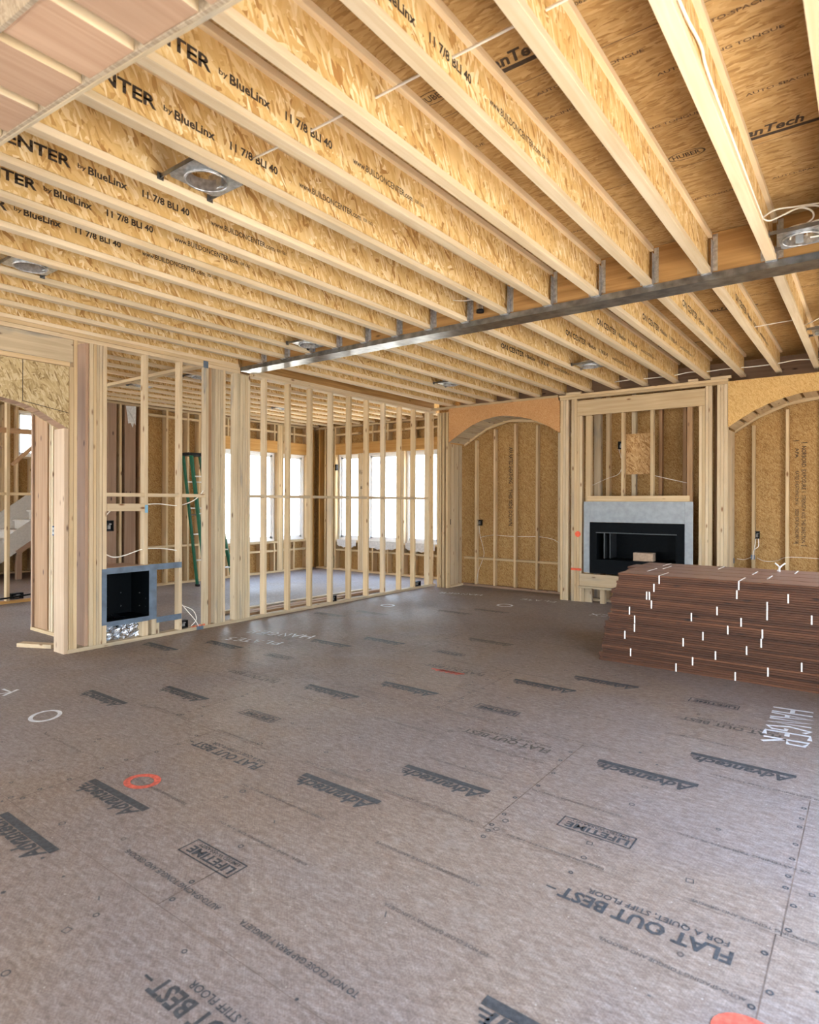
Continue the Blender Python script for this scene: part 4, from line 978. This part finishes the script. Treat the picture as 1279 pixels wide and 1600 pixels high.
# ================================================================== BACK ROOM FRAMING
xo0, xo1 = XL-.138, XL
def bstud(y0_, y1_, lab, var='pine', z0=.038, z1_=3.085, group='back room left wall studs'):
    return board('stud', xo0+.001, xo1, y0_, y1_, z0, z1_, var, lab, 'stud', group, axis=2)
board('sole_plate', xo0, xo1, 4.9, 9.70, 0, .038, 'pine', 'sole plate along the left side of the back room', 'plate')
board('top_plate', xo0, xo1, 4.9, 9.99, 3.085, 3.121, 'pine', 'top plate along the left side of the back room', 'plate')
for a, b, v, lab in ((5.164, 5.303, 'rose', 'wide dark plank stud left in the taped opening view'), (5.357, 5.395, 'pine', 'narrow pale stud between the dark plank studs'), (5.445, 5.635, 'rose', 'wide dark plank stud behind the hanging white flap'),  # the two wide planks use a darker wood, closet shade put into the colour
                     (5.70, 5.75, 'brown', 'brown stud right of the dark plank studs'), (6.20, 6.238, 'pine', 'stud in the back room sheathing left of the ladder'), (6.62, 6.658, 'pine', 'stud in the back room directly behind the ladder top')):
    bstud(a, b, lab, v)
r = thing('built_up_post', 'pale built-up post beside the ladder at the back room window', 'post', ((xo0+xo1)/2, 6.98, .038))
for i in range(6): build('ply', MB().lum(xo0, xo1, 6.862+i*.04, 6.90+i*.04, .038, 3.085), WOOD['pine'][2], r)
r = thing('built_up_post', 'pale built-up post between the two left windows of the back room', 'post', ((xo0+xo1)/2, 8.83, .038))
for i in range(4): build('ply', MB().lum(xo0, xo1, 8.75+i*.043, 8.791+i*.043, .038, 3.085), WOOD['pine'][2], r)
for a, b, v, lab in ((9.585, 9.623, 'pine', 'pale stud right of the left windows near the back room corner'), (9.68, 9.72, 'pine', 'pale stud in the back room corner, left side'), (9.77, 9.81, 'lvl', 'orange stud deep in the back room corner, left side')):
    bstud(a, b, lab, v)
for a, b, s_ in ((7.11, 8.748, 'first'), (8.93, 9.58, 'second')):
    board('header', xo0+.02, xo1, a, b, 2.505, 2.745, 'lvl', f'orange header above the {s_} left window of the back room', 'header')
    board('sill', xo0+.0, xo1, a+(.19 if s_ == 'first' else 0), b, .615, .655, 'pine', f'sill plate under the {s_} left window of the back room', 'sill')
    board('blocking', xo0+.02, xo1-.01, a, b, .435, .473, 'pine', f'low block row under the {s_} left window of the back room', 'block')
    board('blocking', xo0+.02, xo1-.01, a, b, 2.915, 2.953, 'pine', f'block row above the {s_} left window header of the back room', 'block')
for i, yy in enumerate((7.5, 7.9, 8.31, 8.66, 9.2)):
    bstud(yy, yy+.036, f'cripple stud under the left windows of the back room, {ORD[i+1]} from the ladder', 'pine', .038, .61)
    bstud(yy, yy+.036, f'cripple stud above the left window headers, {ORD[i+1]} from the ladder', 'pine', 2.75, 3.083)
for i, (a, b) in enumerate(((5.755, 6.195), (6.24, 6.618), (6.66, 6.86))):
    board('blocking', xo0+.02, xo1-.005, a, b, 2.955, 2.995, 'pine', f'upper block in the back room sheathing bay, {ORD[i+1]} from the left', 'block', 'upper sheathing-bay blocks')
    board('blocking', xo0+.02, xo1-.005, a, b, .66, .70, 'pine', f'lower block in the back room sheathing bay, {ORD[i+1]} from the left', 'block', 'lower sheathing-bay blocks')
flp = MB().prism([(5.46, 3.07), (5.635, 3.08), (5.63, 2.76), (5.60, 2.80), (5.575, 2.72), (5.54, 2.79), (5.50, 2.78)], 'YZ', XL+.004, XL+.008)
flp.quad([(XL+.009, 5.46, 3.07), (XL+.03, 5.55, 2.9), (XL+.02, 5.62, 2.78), (XL+.009, 5.63, 3.07)])
tag(build('membrane_flap', flp, FLAPM), 'torn white membrane flap hanging from the back room top plate', 'flap')
# far wall of the back room
def nstud(x0_, x1_, lab, var='pine', z0=.038, z1_=3.085, group='back room window wall studs'):
    return board('stud', x0_, x1_, YN, YN+.139, z0, z1_, var, lab, 'stud', group, axis=2)
board('sole_plate', -9.98, -6.30, YN, YN+.139, 0, .038, 'pine', 'sole plate under the three-window wall of the back room', 'plate')
board('top_plate', -9.98, -6.30, YN, YN+.139, 3.085, 3.121, 'pine', 'top plate over the three-window wall of the back room', 'plate')
for a, b, v, lab in ((-9.90, -9.86, 'lvl', 'orange stud deep in the back room corner, window side'), (-9.72, -9.68, 'pine', 'pine stud left of the three-window wall'), (-9.50, -9.46, 'pine', 'pale stud at the left edge of the three-window wall'), (-9.42, -9.38, 'pine', 'pale stud hugging the first of three windows')):
    nstud(a, b, lab, v)
r = thing('built_up_post', 'printed white-wrapped post between first and second of three windows', 'post', (-8.63, YN, .038))
for i in range(4): build('ply', MB().lum(-8.735+i*.05, -8.688+i*.05, YN, YN+.139, .038, 2.503), WOOD['spf'][2], r)
build('print', MB().text('W A', (-8.70, YN-.001, 2.05), (1, 0, 0), (0, 0, 1), .09, .11).text('B', (-8.66, YN-.001, 1.75), (1, 0, 0), (0, 0, 1), .05, .06), [INK, INK], r)
nstud(-7.57, -7.515, 'narrow post between second and third of three windows', 'spf', z1_=2.503)
nstud(-6.70, -6.66, 'stud right of the third window in the back room', 'pine')
board('header', -9.38, -6.70, YN+.0, YN+.10, 2.505, 2.735, 'lvl', 'long orange header above the three back room windows', 'header')
for (a, b), s_ in zip(FWN, ('first', 'second', 'third')):
    board('sill', a, b, YN, YN+.139, .615, .655, 'pine', f'sill plate under the {s_} of the three back room windows', 'sill')
    board('blocking', a, b, YN+.01, YN+.12, .425, .463, 'pine', f'low block row under the {s_} of the three back room windows', 'block')
    board('blocking', a, b, YN+.01, YN+.12, 2.915, 2.953, 'pine', f'block row above the header over the {s_} of the three windows', 'block')
    fm = MB(); k = 9; U = [a+.04+(b-a-.08)*i/k for i in range(k+1)]; Zb = [.56-.05*math.sin(3.1416*i/k)-.02*(i % 2) for i in range(k+1)]
    fm.prism([(u, .67) for u in U] + [(u, q) for u, q in zip(U[::-1], Zb[::-1])], 'XZ', YN-.006, YN-.002)
    tag(build('sill_flashing', fm, FLAPM), f'drooping white flashing sheet under the {s_} of the three windows', 'flashing')
for i, x in enumerate((-9.1, -8.35, -7.95, -7.3, -6.95)):
    nstud(x, x+.036, f'cripple stud under the three windows, {ORD[i+1]} from the corner', 'pine', .038, .61)
    nstud(x, x+.036, f'cripple stud above the three windows, {ORD[i+1]} from the corner', 'pine', 2.74, 3.083)
ebox(-9.35, YN-.03, 2.16, '-Y', 'black box high on the edge of the three-window wall', .05, .13, .05)
ebox(-8.05, YN-.03, .05, '-Y', 'black low box on the sole plate under the second of three windows', .10, .09, .05)
tag(build('temporary_brace', MB().obar((-6.33, 4.38, 3.075), (-9.98, 4.38, 3.075), .089, .038), WOOD['pine'][0]), 'horizontal brace board under the back room joists, running from the weathered stud', 'brace')
for i, (p, q) in enumerate((((-6.62, 5.15, .022), (-6.55, 8.0, .022)), ((-6.85, 5.0, .022), (-6.75, 7.9, .022)), ((-6.5, 5.1, .022), (-6.44, 6.9, .022)))):
    tag(build('loose_board', MB().obar(p, q, .09, .038), WOOD[('rose', 'gray', 'brown')[i]][1]), f'loose board on the floor behind the long stud wall, {("middle", "farthest from the wall", "nearest the wall")[i]}', 'board')
# stepladder
ld = thing('stepladder', 'green fiberglass stepladder standing behind the taped wall opening', 'ladder', (-9.28, 6.6, 0))
R = [((-9.50, 6.14, 2.27), (-9.43, 6.38, 0)), ((-9.33, 6.18, 2.27), (-9.15, 6.37, 0)), ((-9.33, 6.50, 2.27), (-9.10, 6.90, 0)), ((-9.50, 6.46, 2.27), (-9.43, 6.88, 0))]
for p, q in R:
    b = build('rail', MB().obar(p, q, .03, .075 if p[0] > -9.4 else .05, upv=(1, 0, 0)), GREEN, ld)
    build('foot', MB().obar(Vector(q)+Vector((0, 0, .04)), Vector(q), .04, .085, upv=(1, 0, 0)), BLACK, b)
for s_ in range(6):
    t_ = .16+.14*s_
    p = [Vector(a).lerp(Vector(b), t_) for a, b in (R[1], R[2])]
    build('step', MB().obar(p[0], p[1], .08, .02), ALU, ld)
for s_ in range(4):
    t_ = .2+.2*s_; p = [Vector(a).lerp(Vector(b), t_) for a, b in (R[0], R[3])]
    build('rear_bar', MB().obar(p[0], p[1], .02, .02), ALU, ld)
build('top_cap', MB().lum(-9.56, -9.27, 6.10, 6.54, 2.26, 2.31, axis=1, c=.008), BLACK, ld)
for a, b in ((0, 1), (3, 2)):
    build('spreader', MB().obar(Vector(R[a][0]).lerp(Vector(R[a][1]), .45), Vector(R[b][0]).lerp(Vector(R[b][1]), .45), .012, .02), STEEL, ld)

ld.location.y += .07
# ================================================================== HALL SEEN THROUGH THE LEFT ARCHWAY
hz = 3.08
board('stud', -7.69, -7.365, 3.12, 3.16, .04, hz, 'brown', 'wide orange-brown post board in the hall beyond the archway', 'stud')
board('stud', -7.735, -7.695, 3.10, 3.18, .04, hz, 'rose', 'pinkish stud edge left of the wide hall post board', 'stud')
board('stud', -7.30, -7.262, 3.11, 3.19, .04, hz, 'gray', 'pale stud right of the wide hall post board', 'stud')
board('stud', -7.25, -7.212, 3.11, 3.19, .04, hz, 'gray', 'grey stud beside the hall switch box', 'stud')
board('stud', -7.10, -7.02, 3.12, 3.17, .04, hz, 'brown', 'brown stud right of the hall switch box', 'stud')
board('stud', -6.70, -6.66, 3.12, 3.2, .04, hz, 'brown', 'hidden stud behind the archway jamb plank', 'stud')
board('sole_plate', -7.74, -6.56, 3.10, 3.19, 0, .038, 'pine', 'sole plate of the hall partition beyond the archway', 'plate')
board('top_plate', -7.74, -6.33, 3.10, 3.19, 3.082, 3.12, 'pine', 'top plate of the hall partition beyond the archway', 'plate')
ebox(-7.17, 3.105, 1.10, '-Y', 'blue and white switch box in the hall beyond the archway', .075, .105, .05, mat=BLUE)
tag(build('switch_plate', MB().box(-7.195, -7.15, 3.099, 3.104, 1.112, 1.192).box(-7.182, -7.164, 3.097, 3.099, 1.14, 1.165, 1), [CEM, BLACK]), 'white cover insert on the blue hall switch box', 'switch')
cable([(-7.14, 3.11, 1.21), (-7.11, 3.108, 1.30), (-7.08, 3.12, 1.40)], 'yellowish cable rising from the hall switch box', .005, mat=CARD)
XH = -9.95
board('sole_plate', XH-.09, XH, 2.9, 4.85, 0, .038, 'lvl', 'orange sole plate across the hall beyond the archway', 'plate')
board('stud', XH-.09, XH, 3.67, 3.712, .038, hz, 'pine', 'tall pine stud standing on the orange hall sole plate', 'stud')
board('stud', XH-.09, XH, 3.45, 3.488, .038, hz, 'gray', 'tall grey stud at the extreme left edge of the hall', 'stud')
board('stud', XH-.09, XH, 4.45, 4.488, .038, hz, 'brown', 'hall stud hidden behind the wide orange-brown post', 'stud')
board('top_plate', XH-.09, XH, 2.9, 4.85, 3.082, 3.12, 'pine', 'top plate over the hall stud line', 'plate')
board('blocking', XH-.08, XH-.01, 3.49, 3.668, 1.56, 1.60, 'pine', 'mid-height block left of the tall hall stud', 'block', axis=1)
board('blocking', XH-.08, XH-.01, 3.714, 4.44, 1.56, 1.60, 'pine', 'mid-height block right of the tall hall stud', 'block')
tag(build('diagonal_brace', MB().obar((XH+.025, 3.73, 2.00), (XH+.025, 4.45, 2.72), .038, .085, upv=(1, 0, 0)), WOOD['brown'][1]), 'diagonal brown brace across the hall window', 'brace')
tag(build('guard_rail', MB().obar((XH-.04, 2.9, 2.485), (XH-.04, 4.45, 2.50), .038, .075), WOOD['brown'][1]), 'horizontal brown rail across the hall window', 'rail')
tag(build('leaning_board', MB().obar((XH-.5, 3.05, 1.50), (XH-.42, 3.74, 2.28), .03, .10, upv=(1, 0, 0)), WOOD['rose'][1]), 'pinkish diagonal board at the extreme left of the hall', 'board')
ebox(XH+.03, 3.80, .06, '+X', 'black box on the orange sole plate in the hall', .16, .085, .06)
cable([(XH+.04, 2.9, .10), (XH+.05, 3.5, .085), (XH+.05, 4.1, .12), (XH+.05, 4.8, .16)], 'thick black cord along the orange sole plate in the hall', .012, mat=BLACK, name='cord', cat='cord')
# staircase
st = thing('staircase', 'unfinished pale staircase rising in the hall beyond the archway', 'staircase', (-13.0, 5.0, 0))
for i in range(11):
    y_, z_ = 3.95+.262*i, .185*(i+1)
    build('tread', MB().lum(-13.9, -12.88, y_-.04, y_+.27, z_-.035, z_, axis=0), STAIRP, st)
    build('riser', MB().box(-13.88, -12.92, y_, y_+.018, z_-.185, z_-.036), STAIRP, st)
sl = .185/.262
build('stringer', MB().prism([(3.92, .0), (4.2, 0), (6.95, 2.75*sl), (6.95, 3.0*sl+.3), (3.92, .20)], 'YZ', -12.925, -12.895), STAIRP, st)
build('stringer', MB().prism([(3.92, .0), (4.2, 0), (6.95, 2.75*sl), (6.95, 3.0*sl+.3), (3.92, .20)], 'YZ', -13.9, -13.885), STAIRP, st)
build('wall_skirt', MB().prism([(3.92, .1), (6.95, 3.0*sl+.1), (6.95, 3.0*sl+.55), (3.92, .45)], 'YZ', -13.93, -13.905), STAIRP, st)
build('support_post', MB().lum(-12.99, -12.90, 4.93, 5.02, 0, .56), WOOD['rose'][2], st)
build('support_brace', MB().obar((-12.95, 4.93, .50), (-12.95, 6.4, .50+1.47*sl), .09, .14, upv=(1, 0, 0)), WOOD['rose'][1], st)
board('newel_post', -13.05, -12.96, 3.80, 3.89, 0, 1.15, 'rose', 'pale newel stud at the foot of the hall staircase', 'post')
for i, yy in enumerate((4.4, 4.85, 5.1, 5.36, 5.62, 5.88, 6.32)):
    board('stud', HX+.002, HX+.14, yy, yy+.04, .04, 2.38 if 5.4 < yy < 6.3 else 3.42, 'pine', f'stud on the stair window wall of the hall, {ORD[i+1]} from the left', 'stud', 'hall window wall studs', axis=2)
board('sill', HX+.002, HX+.14, 5.402, 6.3, 2.355, 2.395, 'pine', 'sill plate under the hall stair window', 'sill', axis=1)
board('sole_plate', HX+.002, HX+.14, 4.2, 7.0, 0, .038, 'pine', 'sole plate behind the hall staircase', 'plate')
